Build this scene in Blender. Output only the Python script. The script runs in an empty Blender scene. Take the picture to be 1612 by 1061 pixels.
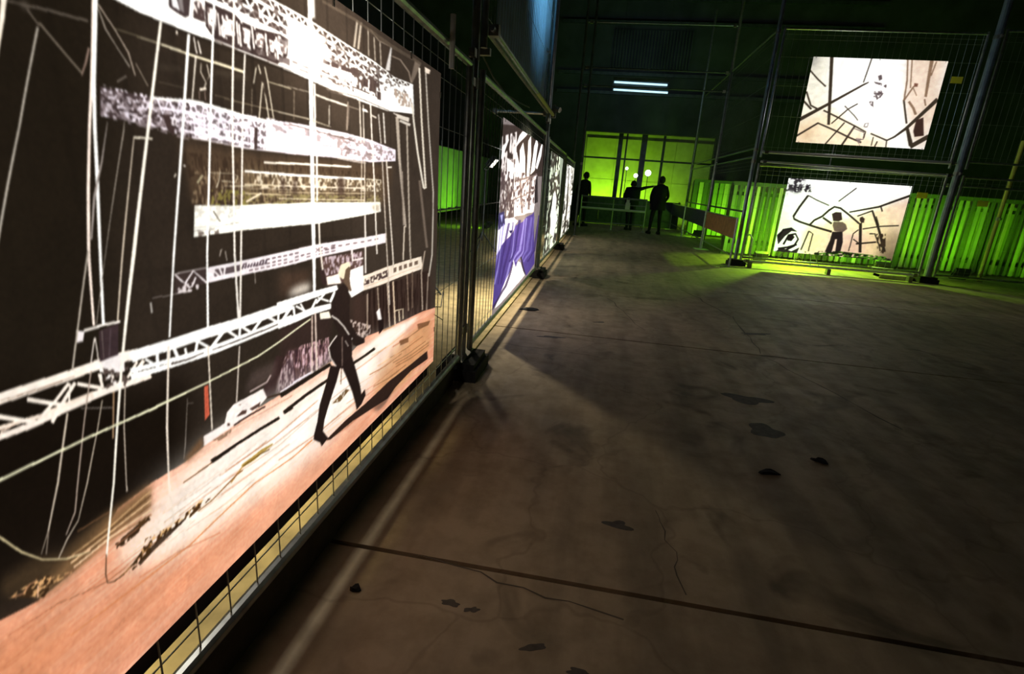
import bpy, math, random
import numpy as np
from mathutils import Matrix, Vector

SC = bpy.context.scene
COL = SC.collection
# ---------------------------------------------------------------- camera
cam = bpy.data.cameras.new('camera'); cam.sensor_fit = 'HORIZONTAL'; cam.sensor_width = 36.0
cam.lens = 823.6 / 1612 * 36; cam.clip_start = .05; cam.clip_end = 100
co = bpy.data.objects.new('camera', cam); COL.objects.link(co)
CR_ = ((0.983592, -0.112657, 0.140994), (0.166752, 0.270144, -0.948270), (0.068742, 0.956227, 0.284500))
m4 = Matrix(CR_).to_4x4(); m4.translation = (0, 0, 1.25); co.matrix_world = m4
SC.camera = co
# ---------------------------------------------------------------- world, exposure
wd = bpy.data.worlds.new('night'); SC.world = wd; wd.use_nodes = True
wd.node_tree.nodes['Background'].inputs[0].default_value = (.55, .8, 1, 1)
wd.node_tree.nodes['Background'].inputs[1].default_value = 0.0
vs = SC.view_settings; vs.view_transform = 'Standard'; vs.look = 'None'; vs.exposure = 0; vs.gamma = 1; vs.use_curve_mapping = False
SC.cycles.use_denoising = True
SC.cycles.sample_clamp_indirect = 4
SC.cycles.max_bounces = 8

def lamp(name, loc, target, power, col, sx, sy=None, parent=None, spread=180):
    d = bpy.data.lights.new(name, 'AREA'); d.energy = power; d.color = col; d.shape = 'RECTANGLE'; d.size = sx; d.size_y = sy or sx; d.spread = math.radians(spread)
    o = bpy.data.objects.new(name, d); COL.objects.link(o)
    v = Vector(target) - Vector(loc)
    q = v.to_track_quat('-Z', 'Y')
    o.matrix_world = Matrix.Translation(loc) @ q.to_matrix().to_4x4()
    if parent is not None:
        o.parent = parent; o.matrix_parent_inverse = parent.matrix_world.inverted()
    return o

GREEN = (.30, 1.0, .015); LIME = (.45, 1.0, .02); WARM = (1, .86, .62); COOL = (.55, .85, 1)
# ---------------------------------------------------------------- materials
MATS = {}
def mat(name, col, rough=.6, metal=0, noise=0, scale=8, emit=None, es=0, trans=0, bump=0, detail=5):
    if name in MATS: return MATS[name]
    m = bpy.data.materials.new(name); m.use_nodes = True; nt = m.node_tree; b = nt.nodes['Principled BSDF']
    b.inputs['Roughness'].default_value = rough; b.inputs['Metallic'].default_value = metal
    b.inputs['Base Color'].default_value = (*col, 1)
    tc = nt.nodes.new('ShaderNodeTexCoord'); nz = nt.nodes.new('ShaderNodeTexNoise'); nz.inputs['Scale'].default_value = scale; nz.inputs['Detail'].default_value = detail
    nt.links.new(tc.outputs['Object'], nz.inputs['Vector'])
    if noise:
        cr = nt.nodes.new('ShaderNodeValToRGB'); cr.color_ramp.elements[0].position = .3; cr.color_ramp.elements[1].position = .72
        cr.color_ramp.elements[0].color = (*[c * (1 - noise) for c in col], 1); cr.color_ramp.elements[1].color = (*[min(1, c * (1 + noise)) for c in col], 1)
        nt.links.new(nz.outputs['Fac'], cr.inputs['Fac']); nt.links.new(cr.outputs['Color'], b.inputs['Base Color'])
    if bump:
        bp = nt.nodes.new('ShaderNodeBump'); bp.inputs['Strength'].default_value = bump; bp.inputs['Distance'].default_value = .01
        nt.links.new(nz.outputs['Fac'], bp.inputs['Height']); nt.links.new(bp.outputs['Normal'], b.inputs['Normal'])
    if emit:
        b.inputs['Emission Color'].default_value = (*emit, 1); b.inputs['Emission Strength'].default_value = es
    if trans:
        t = nt.nodes.new('ShaderNodeBsdfTranslucent'); t.inputs[0].default_value = (*col, 1); mx = nt.nodes.new('ShaderNodeMixShader'); mx.inputs[0].default_value = trans
        out = nt.nodes['Material Output']; nt.links.new(b.outputs[0], mx.inputs[1]); nt.links.new(t.outputs[0], mx.inputs[2]); nt.links.new(mx.outputs[0], out.inputs[0])
    MATS[name] = m; return m

def concrete(name, base, dark, green=False):
    m = bpy.data.materials.new(name); m.use_nodes = True; nt = m.node_tree; b = nt.nodes['Principled BSDF']; N = nt.nodes.new; L = nt.links.new
    geo = N('ShaderNodeNewGeometry')
    def noise(s, d, r=.55, dist=0):
        n = N('ShaderNodeTexNoise'); n.inputs['Scale'].default_value = s; n.inputs['Detail'].default_value = d; n.inputs['Roughness'].default_value = r; n.inputs['Distortion'].default_value = dist
        L(geo.outputs['Position'], n.inputs['Vector']); return n
    def ramp(src, p0, p1, c0, c1):
        r = N('ShaderNodeValToRGB'); r.color_ramp.elements[0].position = p0; r.color_ramp.elements[1].position = p1; r.color_ramp.elements[0].color = (*c0, 1); r.color_ramp.elements[1].color = (*c1, 1); L(src, r.inputs['Fac']); return r
    def mul(a, bb, f=1):
        x = N('ShaderNodeMix'); x.data_type = 'RGBA'; x.blend_type = 'MULTIPLY'; x.inputs[0].default_value = f; L(a, x.inputs[6]); L(bb, x.inputs[7]); return x.outputs[2]
    n1 = noise(.9, 8, .6, .6); c1 = ramp(n1.outputs['Fac'], .3, .7, dark, base)
    n2 = noise(7, 6, .65); c2 = ramp(n2.outputs['Fac'], .28, .6, (.72, .71, .69), (1, 1, 1))
    n3 = noise(2.3, 3, .5, 1.2); c3 = ramp(n3.outputs['Fac'], .28, .40, (.5, .49, .47), (1, 1, 1))
    mp = N('ShaderNodeMapping'); mp.inputs['Scale'].default_value = (1.6, .22, 1); mp.inputs['Rotation'].default_value = (0, 0, .25); L(geo.outputs['Position'], mp.inputs['Vector'])
    n4 = N('ShaderNodeTexNoise'); n4.inputs['Scale'].default_value = 3; n4.inputs['Detail'].default_value = 6; L(mp.outputs[0], n4.inputs['Vector']); c4 = ramp(n4.outputs['Fac'], .38, .55, (.72, .72, .72), (1, 1, 1))
    ns = noise(1.3, 4, .6)
    va = N('ShaderNodeVectorMath'); va.operation = 'MULTIPLY_ADD'; L(ns.outputs['Color'], va.inputs[0]); va.inputs[1].default_value = (.7, .7, .7); L(geo.outputs['Position'], va.inputs[2])
    vo = N('ShaderNodeTexVoronoi'); vo.feature = 'DISTANCE_TO_EDGE'; vo.inputs['Scale'].default_value = 1.15; L(va.outputs[0], vo.inputs['Vector'])
    c5 = ramp(vo.outputs['Distance'], .003, .012, (.62, .6, .58), (1, 1, 1))
    o = mul(c1.outputs[0], c2.outputs[0]); o = mul(o, c3.outputs[0]); o = mul(o, c4.outputs[0]); o = mul(o, c5.outputs[0], .45)
    L(o, b.inputs['Base Color'])
    rr = ramp(n2.outputs['Fac'], .3, .7, (.75,) * 3, (.52,) * 3); L(rr.outputs[0], b.inputs['Roughness'])
    bp = N('ShaderNodeBump'); bp.inputs['Strength'].default_value = .25; bp.inputs['Distance'].default_value = .006; L(n2.outputs['Fac'], bp.inputs['Height']); L(bp.outputs[0], b.inputs['Normal'])
    MATS[name] = m; return m

concrete('concrete', (.58, .45, .28), (.39, .315, .205))
mat('joint', (.02, .018, .015), .9); mat('baffle', (.07, .052, .03), .8, noise=.3, scale=14); mat('crackm', (.13, .105, .072), .8); mat('stain', (.10, .085, .065), .7, noise=.3, scale=30)
mat('galv', (.42, .44, .43), .38, .85, noise=.25, scale=22); mat('wire', (.45, .48, .47), .35, .8); mat('steel_dark', (.10, .115, .125), .5, .6, noise=.3, scale=6)
mat('steel_blue', (.30, .36, .40), .4, .7, noise=.2, scale=10); mat('clampm', (.35, .34, .3), .4, .9); mat('rubber', (.012, .012, .012), .85, bump=.3, scale=60)
mat('wall', (.055, .06, .065), .85, noise=.35, scale=1.5); mat('wallgreen', (.62, .66, .5), .8, noise=.15, scale=3); mat('ceil', (.035, .038, .04), .9, noise=.3, scale=2)
mat('hem', (.012, .012, .02), .8); mat('black', (.010, .010, .012), .9); mat('wood', (.40, .20, .07), .6, noise=.3, scale=9); mat('plank', (.5, .42, .28), .7, noise=.25, scale=12)
mat('slat', (.34, .46, .16), .6, noise=.18, scale=5); mat('slat_pale', (.62, .66, .3), .5, noise=.1, scale=5); mat('slat_dark', (.10, .15, .05), .7, noise=.2, scale=5); mat('sand', (.52, .43, .22), .9, noise=.3, scale=9, bump=.4); mat('tarp', (.40, .52, .34), .5, noise=.2, scale=4, trans=.35); mat('bluesheet', (.32, .46, .56), .45, noise=.35, scale=5, trans=.4)
mat('tagy', (.85, .8, .15), .6, trans=.5); mat('yellowp', (.62, .60, .14), .5, noise=.1, scale=10); mat('white', (.75, .75, .73), .6); mat('board_dark', (.06, .075, .09), .6, noise=.3, scale=8)
mat('lampglass', (.9, .9, .9), .4, emit=(1, .93, .8), es=2.5); mat('lampwhite', (.9, .9, .9), .4, emit=(.9, 1, 1), es=5); mat('tube', (.9, .9, .9), .4, emit=(.5, .82, 1), es=1.4); mat('greenglass', (.3, .9, .05), .4, emit=GREEN, es=6)
mat('cloth_dark', (.014, .013, .018), .9, noise=.3, scale=20); mat('cloth_navy', (.012, .014, .026), .9, noise=.3, scale=20); mat('skin', (.32, .19, .13), .6); mat('hair', (.012, .009, .007), .7); mat('cable', (.02, .02, .02), .6); mat('tape', (.55, .6, .12), .5)

# ---------------------------------------------------------------- mesh helpers
class MB:
    def __init__(s): s.v = []; s.f = []
    def box(s, x0, x1, y0, y1, z0, z1):
        i = len(s.v); s.v += [(x, y, z) for z in (z0, z1) for y in (y0, y1) for x in (x0, x1)]
        s.f += [tuple(i + k for k in q) for q in ((0, 2, 3, 1), (4, 5, 7, 6), (0, 1, 5, 4), (2, 6, 7, 3), (0, 4, 6, 2), (1, 3, 7, 5))]; return s
    def tube(s, a, b, r, n=8, r2=None):
        a = Vector(a); b = Vector(b); d = (b - a).normalized(); u = d.orthogonal().normalized(); w = d.cross(u); i = len(s.v); r2 = r if r2 is None else r2
        for p, rr in ((a, r), (b, r2)):
            for k in range(n):
                t = 2 * math.pi * k / n; s.v.append(tuple(p + (u * math.cos(t) + w * math.sin(t)) * rr))
        s.f += [(i + k, i + (k + 1) % n, i + n + (k + 1) % n, i + n + k) for k in range(n)]
        s.f += [tuple(i + k for k in range(n))[::-1], tuple(i + n + k for k in range(n))]; return s
    def path(s, pts, r, n=6):
        for a, b in zip(pts[:-1], pts[1:]): s.tube(a, b, r, n)
        return s
    def prism(s, pts, z0, z1):
        i = len(s.v); n = len(pts); s.v += [(x, y, z0) for x, y in pts] + [(x, y, z1) for x, y in pts]
        s.f += [tuple(range(i, i + n))[::-1], tuple(range(i + n, i + 2 * n))] + [(i + k, i + (k + 1) % n, i + n + (k + 1) % n, i + n + k) for k in range(n)]; return s
    def mesh(s, name, m):
        me = bpy.data.meshes.new(name); me.from_pydata(s.v, [], s.f); me.update()
        if m: me.materials.append(MATS[m])
        return me
    def build(s, name, m, parent=None, loc=(0, 0, 0), smooth=False):
        me = s.mesh(name, m)
        if smooth: me.polygons.foreach_set('use_smooth', [True] * len(me.polygons))
        return link(name, me, parent, loc)
def link(name, data, parent=None, loc=(0, 0, 0), rz=0):
    o = bpy.data.objects.new(name, data); COL.objects.link(o); o.location = loc; o.rotation_euler = (0, 0, rz)
    if parent is not None: o.parent = parent
    return o
def tag(o, label, cat, group=None, kind=None):
    o['label'] = label; o['category'] = cat
    if group: o['group'] = group
    if kind: o['kind'] = kind
    return o
def struct(o, label=None):
    o['kind'] = 'structure'
    if label: o['label'] = label
    return o
def thing(name, label, cat, loc=(0, 0, 0), rz=0, group=None):
    return tag(link(name, None, None, loc, rz), label, cat, group)

# ---------------------------------------------------------------- prints: coordinates in millimetres on the sheet
PRINTS = {}
PRINTS['pier'] = '''
0 30 24 17 1 30 484 1511 875 1712 680 775 270 524
0 62 52 44 0.8 30 1337 1741 2677 2238 2697 287 1605 818 1466 1361 1235 1475
0 20 14 9 0.9 20 439 949 869 834 837 606 382 671
0 112 102 92 0.8 0 626 1425 665 1426 681 1428 752 1431 753 1434 682 1431 666 1428 627 1427
0 88 78 68 1 0 665 1422 678 1406 680 1408 667 1424
0 100 90 78 1 0 678 1410 729 1358 732 1360 681 1412
0 105 96 86 0.6 2 657 1425 667 1422 672 1429 662 1432
0 150 125 112 1 0 731 1356 741 1375 749 1396 746 1396 738 1375 729 1356
0 150 140 128 0.8 0 771 1454 778 1429 794 1408 813 1383 816 1384 796 1409 781 1430 773 1455
0 165 150 135 0.9 0 772 1459 795 1432 814 1404 822 1372 824 1373 817 1405 797 1433 774 1461
0 120 108 95 1 0 826 1391 845 1360 847 1361 828 1392
0 135 125 100 1 0 794 1433 867 1432 868 1434 795 1434
0 120 110 100 1 0 788 1356 807 1368 806 1370 787 1358
0 170 160 135 1 0 842 1432 883 1432 884 1434 843 1434
0 225 215 185 1 0 883 1431 956 1429 1105 1429 1109 1434 959 1433 885 1434
0 95 85 70 1 0 869 1370 931 1370 932 1372 869 1371
0 110 98 80 1 0 1006 1371 1088 1368 1175 1369 1176 1371 1088 1370 1006 1372
0 150 140 120 1 0 1175 1369 1277 1367 1278 1369 1176 1371
0 165 155 130 1 0 1185 1427 1282 1427 1284 1429 1186 1429
0 80 70 58 0.5 2 872 1393 924 1399 925 1404 874 1398
0 80 70 58 0.5 2 1010 1411 1113 1419 1115 1426 1013 1417
0 255 255 252 1 0 794 1610 870 1607 1247 1602 1375 1603 1576 1594 1774 1589 1937 1575 2125 1583 2144 1478 1874 1455 1566 1456 1286 1467 1112 1470 950 1468 848 1470 771 1480
0 58 46 40 1 0 977 1601 997 1601 986 1591
0 58 46 40 1 0 989 1588 1009 1588 1001 1598
0 58 46 40 1 0 1006 1601 1025 1601 1015 1590
0 58 46 40 1 0 1018 1588 1038 1587 1030 1598
0 58 46 40 1 0 1034 1601 1055 1600 1044 1590
0 58 46 40 1 0 1047 1587 1067 1587 1059 1598
0 58 46 40 1 0 1064 1600 1084 1600 1073 1590
0 58 46 40 1 0 1077 1587 1097 1587 1089 1597
0 58 46 40 1 0 1093 1600 1113 1600 1102 1589
0 58 46 40 1 0 1106 1587 1127 1586 1118 1597
0 58 46 40 1 0 1123 1600 1143 1599 1132 1589
0 58 46 40 1 0 1136 1586 1157 1586 1148 1597
0 58 46 40 1 0 1152 1599 1173 1599 1162 1588
0 58 46 40 1 0 1166 1586 1187 1586 1178 1596
0 58 46 40 1 0 1182 1599 1203 1598 1192 1588
0 58 46 40 1 0 1196 1585 1217 1585 1208 1596
0 58 46 40 1 0 1212 1598 1233 1598 1222 1588
0 58 46 40 1 0 1226 1585 1247 1585 1238 1595
0 58 46 40 1 0 1243 1598 1263 1598 1252 1587
0 58 46 40 1 0 1256 1585 1277 1585 1268 1595
0 58 46 40 1 0 1273 1598 1294 1598 1283 1588
0 58 46 40 1 0 1287 1585 1308 1585 1299 1596
0 58 46 40 1 0 1303 1598 1324 1598 1313 1588
0 58 46 40 1 0 1317 1585 1338 1585 1329 1596
0 58 46 40 1 0 1333 1598 1354 1599 1343 1588
0 58 46 40 1 0 1347 1585 1368 1585 1359 1596
0 66 54 46 1 0 1389 1598 1421 1597 1405 1585
0 66 54 46 1 0 1411 1582 1443 1581 1429 1594
0 66 54 46 1 0 1436 1596 1468 1595 1452 1583
0 66 54 46 1 0 1458 1580 1491 1579 1476 1592
0 66 54 46 1 0 1483 1594 1516 1593 1499 1581
0 66 54 46 1 0 1506 1578 1539 1577 1524 1590
0 66 54 46 1 0 1531 1592 1565 1591 1548 1579
0 66 54 46 1 0 1555 1576 1589 1575 1573 1587
0 66 54 46 1 0 1580 1590 1614 1589 1597 1577
0 66 54 46 1 0 1604 1574 1639 1574 1623 1586
0 66 54 46 1 0 1630 1589 1665 1588 1648 1576
0 66 54 46 1 0 1654 1573 1690 1572 1673 1585
0 66 54 46 1 0 1680 1587 1716 1586 1699 1575
0 66 54 46 1 0 1706 1572 1741 1571 1725 1583
0 66 54 46 1 0 1732 1586 1768 1585 1750 1574
0 66 54 46 1 0 1758 1571 1794 1569 1777 1582
0 66 54 46 1 0 1784 1584 1820 1581 1803 1571
0 66 54 46 1 0 1810 1568 1847 1565 1830 1578
0 66 54 46 1 0 1837 1580 1874 1577 1856 1567
0 66 54 46 1 0 1864 1564 1901 1562 1883 1574
0 66 54 46 1 0 1890 1576 1928 1573 1910 1564
0 66 54 46 1 0 1918 1561 1955 1560 1937 1570
0 66 54 46 1 0 1945 1572 1982 1574 1965 1563
0 66 54 46 1 0 1972 1561 2010 1563 1992 1572
0 66 54 46 1 0 1999 1575 2037 1576 2020 1566
0 66 54 46 1 0 2027 1564 2066 1566 2047 1574
0 66 54 46 1 0 2055 1577 2093 1579 2075 1568
0 50 40 36 1 0 974 1581 1001 1581 986 1566
0 50 40 36 1 0 991 1563 1017 1563 1007 1578
0 50 40 36 1 0 1012 1581 1039 1581 1024 1566
0 50 40 36 1 0 1029 1563 1056 1563 1045 1578
0 50 40 36 1 0 1051 1581 1077 1580 1063 1566
0 50 40 36 1 0 1068 1563 1094 1563 1084 1578
0 50 40 36 1 0 1089 1580 1116 1580 1101 1565
0 50 40 36 1 0 1106 1563 1133 1563 1122 1577
0 50 40 36 1 0 1127 1580 1154 1579 1140 1565
0 50 40 36 1 0 1144 1562 1171 1562 1160 1577
0 50 40 36 1 0 1165 1579 1191 1579 1177 1565
0 50 40 36 1 0 1182 1562 1208 1561 1197 1576
0 50 40 36 1 0 1203 1579 1228 1578 1215 1564
0 50 40 36 1 0 1220 1561 1245 1561 1234 1576
0 50 40 36 1 0 1240 1578 1265 1578 1252 1564
0 50 40 36 1 0 1256 1561 1282 1561 1271 1576
0 70 56 50 1 0 1451 1570 1489 1569 1470 1557
0 70 56 50 1 0 1478 1554 1516 1553 1499 1566
0 70 56 50 1 0 1507 1568 1545 1567 1526 1555
0 70 56 50 1 0 1534 1552 1573 1551 1555 1564
0 70 56 50 1 0 1563 1566 1602 1565 1583 1553
0 70 56 50 1 0 1590 1550 1630 1550 1611 1562
0 70 56 50 1 0 1620 1565 1659 1564 1640 1552
0 70 56 50 1 0 1648 1549 1688 1548 1669 1561
0 70 56 50 1 0 1677 1563 1717 1562 1698 1551
0 70 56 50 1 0 1706 1548 1747 1547 1727 1560
0 70 56 50 1 0 1736 1562 1776 1561 1757 1550
0 70 56 50 1 0 1765 1547 1806 1545 1786 1558
0 70 56 50 1 0 1795 1560 1836 1557 1816 1547
0 66 54 52 1 0 1019 1558 1042 1558 1030 1547
0 66 54 52 1 0 1034 1544 1057 1544 1047 1555
0 66 54 52 1 0 1052 1558 1076 1558 1063 1547
0 66 54 52 1 0 1067 1544 1090 1544 1081 1555
0 66 54 52 1 0 1086 1558 1108 1557 1096 1547
0 66 54 52 1 0 1101 1544 1123 1544 1114 1555
0 66 54 52 1 0 1119 1557 1141 1557 1129 1547
0 66 54 52 1 0 1133 1544 1155 1544 1146 1554
0 66 54 52 1 0 1151 1557 1172 1557 1161 1546
0 66 54 52 1 0 1165 1543 1187 1543 1178 1554
0 66 54 52 1 0 1182 1557 1203 1556 1192 1546
0 66 54 52 1 0 1196 1543 1217 1543 1208 1553
0 66 54 52 1 0 1213 1556 1234 1556 1223 1545
0 66 54 52 1 0 1227 1543 1247 1542 1238 1553
0 66 54 52 1 0 1243 1556 1263 1556 1252 1545
0 66 54 52 1 0 1256 1542 1276 1542 1268 1553
0 84 70 64 1 0 1477 1547 1508 1546 1493 1537
0 84 70 64 1 0 1499 1534 1529 1533 1515 1543
0 84 70 64 1 0 1521 1546 1551 1545 1536 1535
0 84 70 64 1 0 1542 1532 1572 1531 1558 1542
0 84 70 64 1 0 1564 1544 1593 1543 1579 1534
0 84 70 64 1 0 1585 1531 1614 1531 1601 1541
0 84 70 64 1 0 1607 1543 1635 1543 1621 1533
0 84 70 64 1 0 1627 1531 1656 1530 1642 1540
0 84 70 64 1 0 1648 1542 1676 1542 1663 1533
0 84 70 64 1 0 1668 1530 1696 1529 1683 1539
0 84 70 64 1 0 1689 1542 1717 1541 1703 1532
0 84 70 64 1 0 1709 1529 1736 1529 1723 1538
0 84 70 64 1 0 1729 1541 1756 1540 1743 1531
0 84 70 64 1 0 1748 1528 1775 1528 1762 1538
0 84 70 64 1 0 1768 1540 1794 1539 1782 1530
0 84 70 64 1 0 1787 1527 1813 1526 1800 1536
0 84 70 64 1 0 1806 1538 1831 1537 1819 1528
1 70 56 52 0.8 0.58 14 10 1 977 1600 1277 1595 1272 1542 969 1544
1 84 70 64 0.8 0.58 18 8 2 1440 1593 2057 1575 2059 1515 1435 1523
0 64 52 52 1 0 912 1511 965 1528 957 1496 947 1490 924 1493 911 1497
0 214 214 216 1 0 918 1513 930 1517 936 1498 918 1500
0 120 112 112 1 0 933 1518 945 1521 945 1497 937 1499
0 70 56 54 1 0 972 1522 989 1531 1000 1522 997 1496 967 1495
1 225 215 210 1 0.5 12 12 3 972 1522 989 1531 1000 1522 997 1496 967 1495
0 56 44 42 1 0 1002 1533 1027 1534 1086 1536 1107 1527 1166 1529 1247 1538 1281 1536 1273 1498 1231 1472 1120 1472 1019 1473 998 1490
0 236 230 226 1 0 1007 1524 1033 1527 1026 1491 1006 1488
1 110 95 92 1 0.62 10 10 4 1007 1524 1033 1527 1026 1491 1006 1488
0 236 230 226 1 0 1052 1519 1080 1521 1074 1492 1052 1489
1 110 95 92 1 0.62 10 10 5 1052 1519 1080 1521 1074 1492 1052 1489
0 236 230 226 1 0 1109 1517 1137 1518 1130 1490 1111 1488
1 110 95 92 1 0.62 10 10 6 1109 1517 1137 1518 1130 1490 1111 1488
0 236 230 226 1 0 1155 1519 1185 1521 1178 1494 1157 1492
1 110 95 92 1 0.62 10 10 7 1155 1519 1185 1521 1178 1494 1157 1492
0 236 230 226 1 0 1202 1517 1224 1516 1218 1494 1205 1493
1 110 95 92 1 0.62 10 10 8 1202 1517 1224 1516 1218 1494 1205 1493
0 236 230 226 1 0 1238 1518 1272 1520 1267 1502 1242 1499
1 110 95 92 1 0.62 10 10 9 1238 1518 1272 1520 1267 1502 1242 1499
0 250 244 240 1 0 1034 1522 1035 1483 1039 1484 1038 1523
0 250 244 240 1 0 1047 1521 1048 1482 1052 1483 1051 1523
0 250 244 240 1 0 1089 1522 1091 1481 1095 1482 1094 1524
0 250 244 240 1 0 1096 1520 1098 1478 1103 1480 1101 1521
0 250 244 240 1 0 1139 1527 1142 1484 1147 1485 1144 1528
0 250 244 240 1 0 1187 1525 1190 1480 1195 1482 1192 1526
0 250 244 240 1 0 1227 1528 1231 1481 1237 1483 1233 1529
1 245 240 236 1 0.66 9 14 10 1002 1523 1107 1527 1276 1535 1271 1485 1120 1474 1002 1489
0 80 68 66 0.85 0 1105 1482 1129 1483 1128 1473 1104 1473
0 80 68 66 0.85 0 1153 1486 1183 1488 1182 1478 1152 1477
0 80 68 66 0.85 0 1196 1486 1224 1487 1223 1477 1195 1477
0 80 68 66 0.85 0 1236 1490 1282 1495 1281 1481 1234 1477
0 110 96 88 1 0 1018 1470 1111 1468 1286 1469 1288 1471 1112 1470 1020 1472
0 150 135 125 1 0 962 1485 1001 1485 1002 1486 963 1486
0 72 58 54 1 0 1435 1527 1473 1527 1473 1518 1434 1516
0 72 58 54 1 0 1480 1531 1521 1531 1520 1519 1479 1516
0 72 58 54 1 0 1535 1533 1602 1534 1602 1523 1534 1519
0 72 58 54 1 0 1602 1540 1650 1541 1649 1521 1601 1518
0 72 58 54 1 0 1675 1528 1718 1528 1717 1503 1674 1501
0 72 58 54 1 0 1727 1534 1782 1534 1782 1498 1726 1495
0 72 58 54 1 0 1787 1505 1821 1505 1821 1481 1787 1480
0 110 98 96 0.85 0 1240 1528 1274 1529 1273 1520 1239 1520
0 110 98 96 0.85 0 1236 1490 1283 1489 1282 1478 1235 1479
0 110 98 96 0.85 0 1291 1528 1315 1528 1314 1523 1291 1523
0 110 98 96 0.85 0 1291 1494 1317 1494 1316 1488 1290 1487
0 110 98 96 0.85 0 1336 1493 1367 1492 1366 1488 1335 1488
0 110 98 96 0.85 0 1321 1482 1366 1481 1365 1477 1321 1477
0 90 76 70 1 0 1412 1484 1469 1483 1472 1487 1415 1487
0 90 76 70 1 0 1483 1491 1576 1491 1579 1494 1486 1495
0 90 76 70 1 0 1431 1493 1470 1493 1473 1497 1434 1497
0 90 76 70 1 0 1598 1486 1724 1485 1728 1489 1602 1490
0 90 76 70 1 0 1510 1481 1590 1480 1594 1483 1513 1484
1 80 66 60 1 0.52 12 9 11 1602 1540 1802 1548 1821 1485 1632 1487
1 170 150 135 1 0.5 14 12 12 1938 1537 2115 1541 2130 1500 1961 1485
1 96 82 76 1 0.55 12 7 13 1427 1500 1601 1501 1615 1474 1419 1478
0 120 108 98 1 0 1449 1455 1630 1462 1893 1457 1896 1460 1632 1465 1450 1458
0 90 78 70 1 0 1455 1451 1630 1455 1632 1458 1456 1453
0 255 255 252 0.9 6 1283 1574 1432 1572 1434 1507 1282 1508
0 225 215 205 1 0 962 1463 964 1445 966 1436 969 1437 967 1446 965 1464
0 225 215 205 1 0 972 1459 976 1438 980 1439 975 1460
0 250 238 220 1 0 921 1463 925 1463 924 1457 920 1457
0 190 178 162 1 0 975 1422 971 1406 983 1390 997 1403 993 1424 990 1423 994 1403 985 1391 974 1407 977 1422
0 250 238 220 1 0 965 1373 983 1378 983 1381 965 1377
0 200 190 175 1 0 983 1390 976 1379 979 1379 986 1390
0 130 110 100 1 0 963 1372 961 1357 963 1358 965 1373
0 130 110 100 1 0 978 1375 977 1358 979 1358 980 1375
0 205 195 175 1 0 1137 1415 1149 1448 1155 1455 1161 1438 1165 1439 1158 1457 1145 1447 1133 1414
0 205 195 175 1 0 1148 1343 1170 1425 1175 1389 1182 1349 1205 1352 1190 1429 1182 1457 1178 1456 1186 1428 1201 1352 1186 1350 1179 1390 1166 1425 1144 1343
0 130 118 100 1 0 1127 1403 1119 1352 1121 1352 1129 1404
0 185 172 155 0.9 0 1640 1673 1615 1596 1628 1598 1653 1676
0 185 172 155 0.9 0 1665 1674 1641 1596 1655 1599 1679 1677
0 185 172 155 0.9 0 1717 1671 1720 1594 1727 1596 1725 1673
0 185 172 155 0.9 0 1761 1658 1770 1591 1778 1593 1769 1660
0 185 172 155 0.9 0 1808 1656 1817 1587 1826 1588 1816 1658
0 120 106 92 1 0 1735 1671 1799 1656 1906 1661 1911 1665 1806 1660 1742 1675
0 205 200 195 1 0 1903 1662 1858 1581 1897 1587 1914 1664
0 125 110 96 1 0 1912 1634 1988 1639 2072 1616 2099 1584 2115 1588 2087 1621 1998 1644 1917 1639
0 140 124 108 0.7 0 2143 1669 2219 1676 2120 1587 2094 1584
0 245 225 205 1 0 2260 1671 2334 1674 2319 1656 2265 1650
0 86 74 62 0.8 0 1444 1667 1638 1676 1914 1673 2212 1679 2213 1668 1903 1660 1638 1668 1441 1660
0 64 52 52 1 0 757 1345 776 1345 796 1345 817 1344 840 1344 863 1344 888 1345 914 1348 942 1350 932 1286 905 1289 880 1293 856 1297 833 1300 811 1302 789 1301 769 1301 750 1303
0 238 230 242 1 0 942 1354 1010 1352 1087 1347 1177 1346 1282 1351 1405 1353 1553 1353 1733 1348 1959 1332 1960 1292 1732 1278 1550 1280 1400 1279 1275 1277 1169 1278 1079 1278 1001 1281 932 1286
0 60 48 48 0.75 0 935 1347 959 1347 985 1346 1012 1345 1041 1343 1071 1341 1103 1339 1136 1337 1172 1339 1166 1281 1130 1281 1096 1281 1064 1282 1033 1283 1005 1285 977 1286 951 1288 927 1290
1 225 215 225 1 0.57 5 4 14 759 1348 804 1347 868 1347 936 1354 926 1286 860 1296 797 1301 752 1302
1 150 136 140 0.7 0.55 8 4 15 759 1343 804 1342 867 1342 935 1347 925 1280 859 1291 796 1297 751 1298
1 245 240 246 1 0.52 9 5 16 936 1354 1009 1352 1085 1347 1223 1351 1216 1278 1077 1278 1000 1281 926 1286
0 255 255 252 1 0 849 1346 880 1347 914 1351 950 1354 988 1353 1029 1351 1073 1348 1121 1345 1173 1346 1172 1340 1120 1339 1072 1342 1028 1344 987 1347 949 1348 913 1346 880 1343 848 1342
0 238 230 242 1 0 865 1332 892 1332 920 1333 949 1333 980 1332 1013 1330 1048 1328 1085 1326 1125 1324 1124 1320 1085 1322 1047 1323 1012 1326 979 1327 948 1328 919 1328 891 1328 865 1328
0 238 230 242 0.9 0 880 1318 909 1317 939 1317 971 1315 1006 1313 1042 1311 1082 1309 1124 1308 1169 1309 1169 1304 1123 1303 1081 1304 1042 1306 1005 1308 971 1310 938 1312 908 1313 879 1314
0 238 230 242 1 0 916 1300 942 1299 969 1298 997 1296 1027 1294 1059 1292 1093 1292 1129 1291 1167 1291 1167 1287 1128 1286 1092 1287 1059 1288 1027 1289 996 1291 968 1293 941 1294 915 1296
0 238 230 242 1 0 860 1343 870 1319 889 1345 885 1346 871 1323 864 1345
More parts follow.
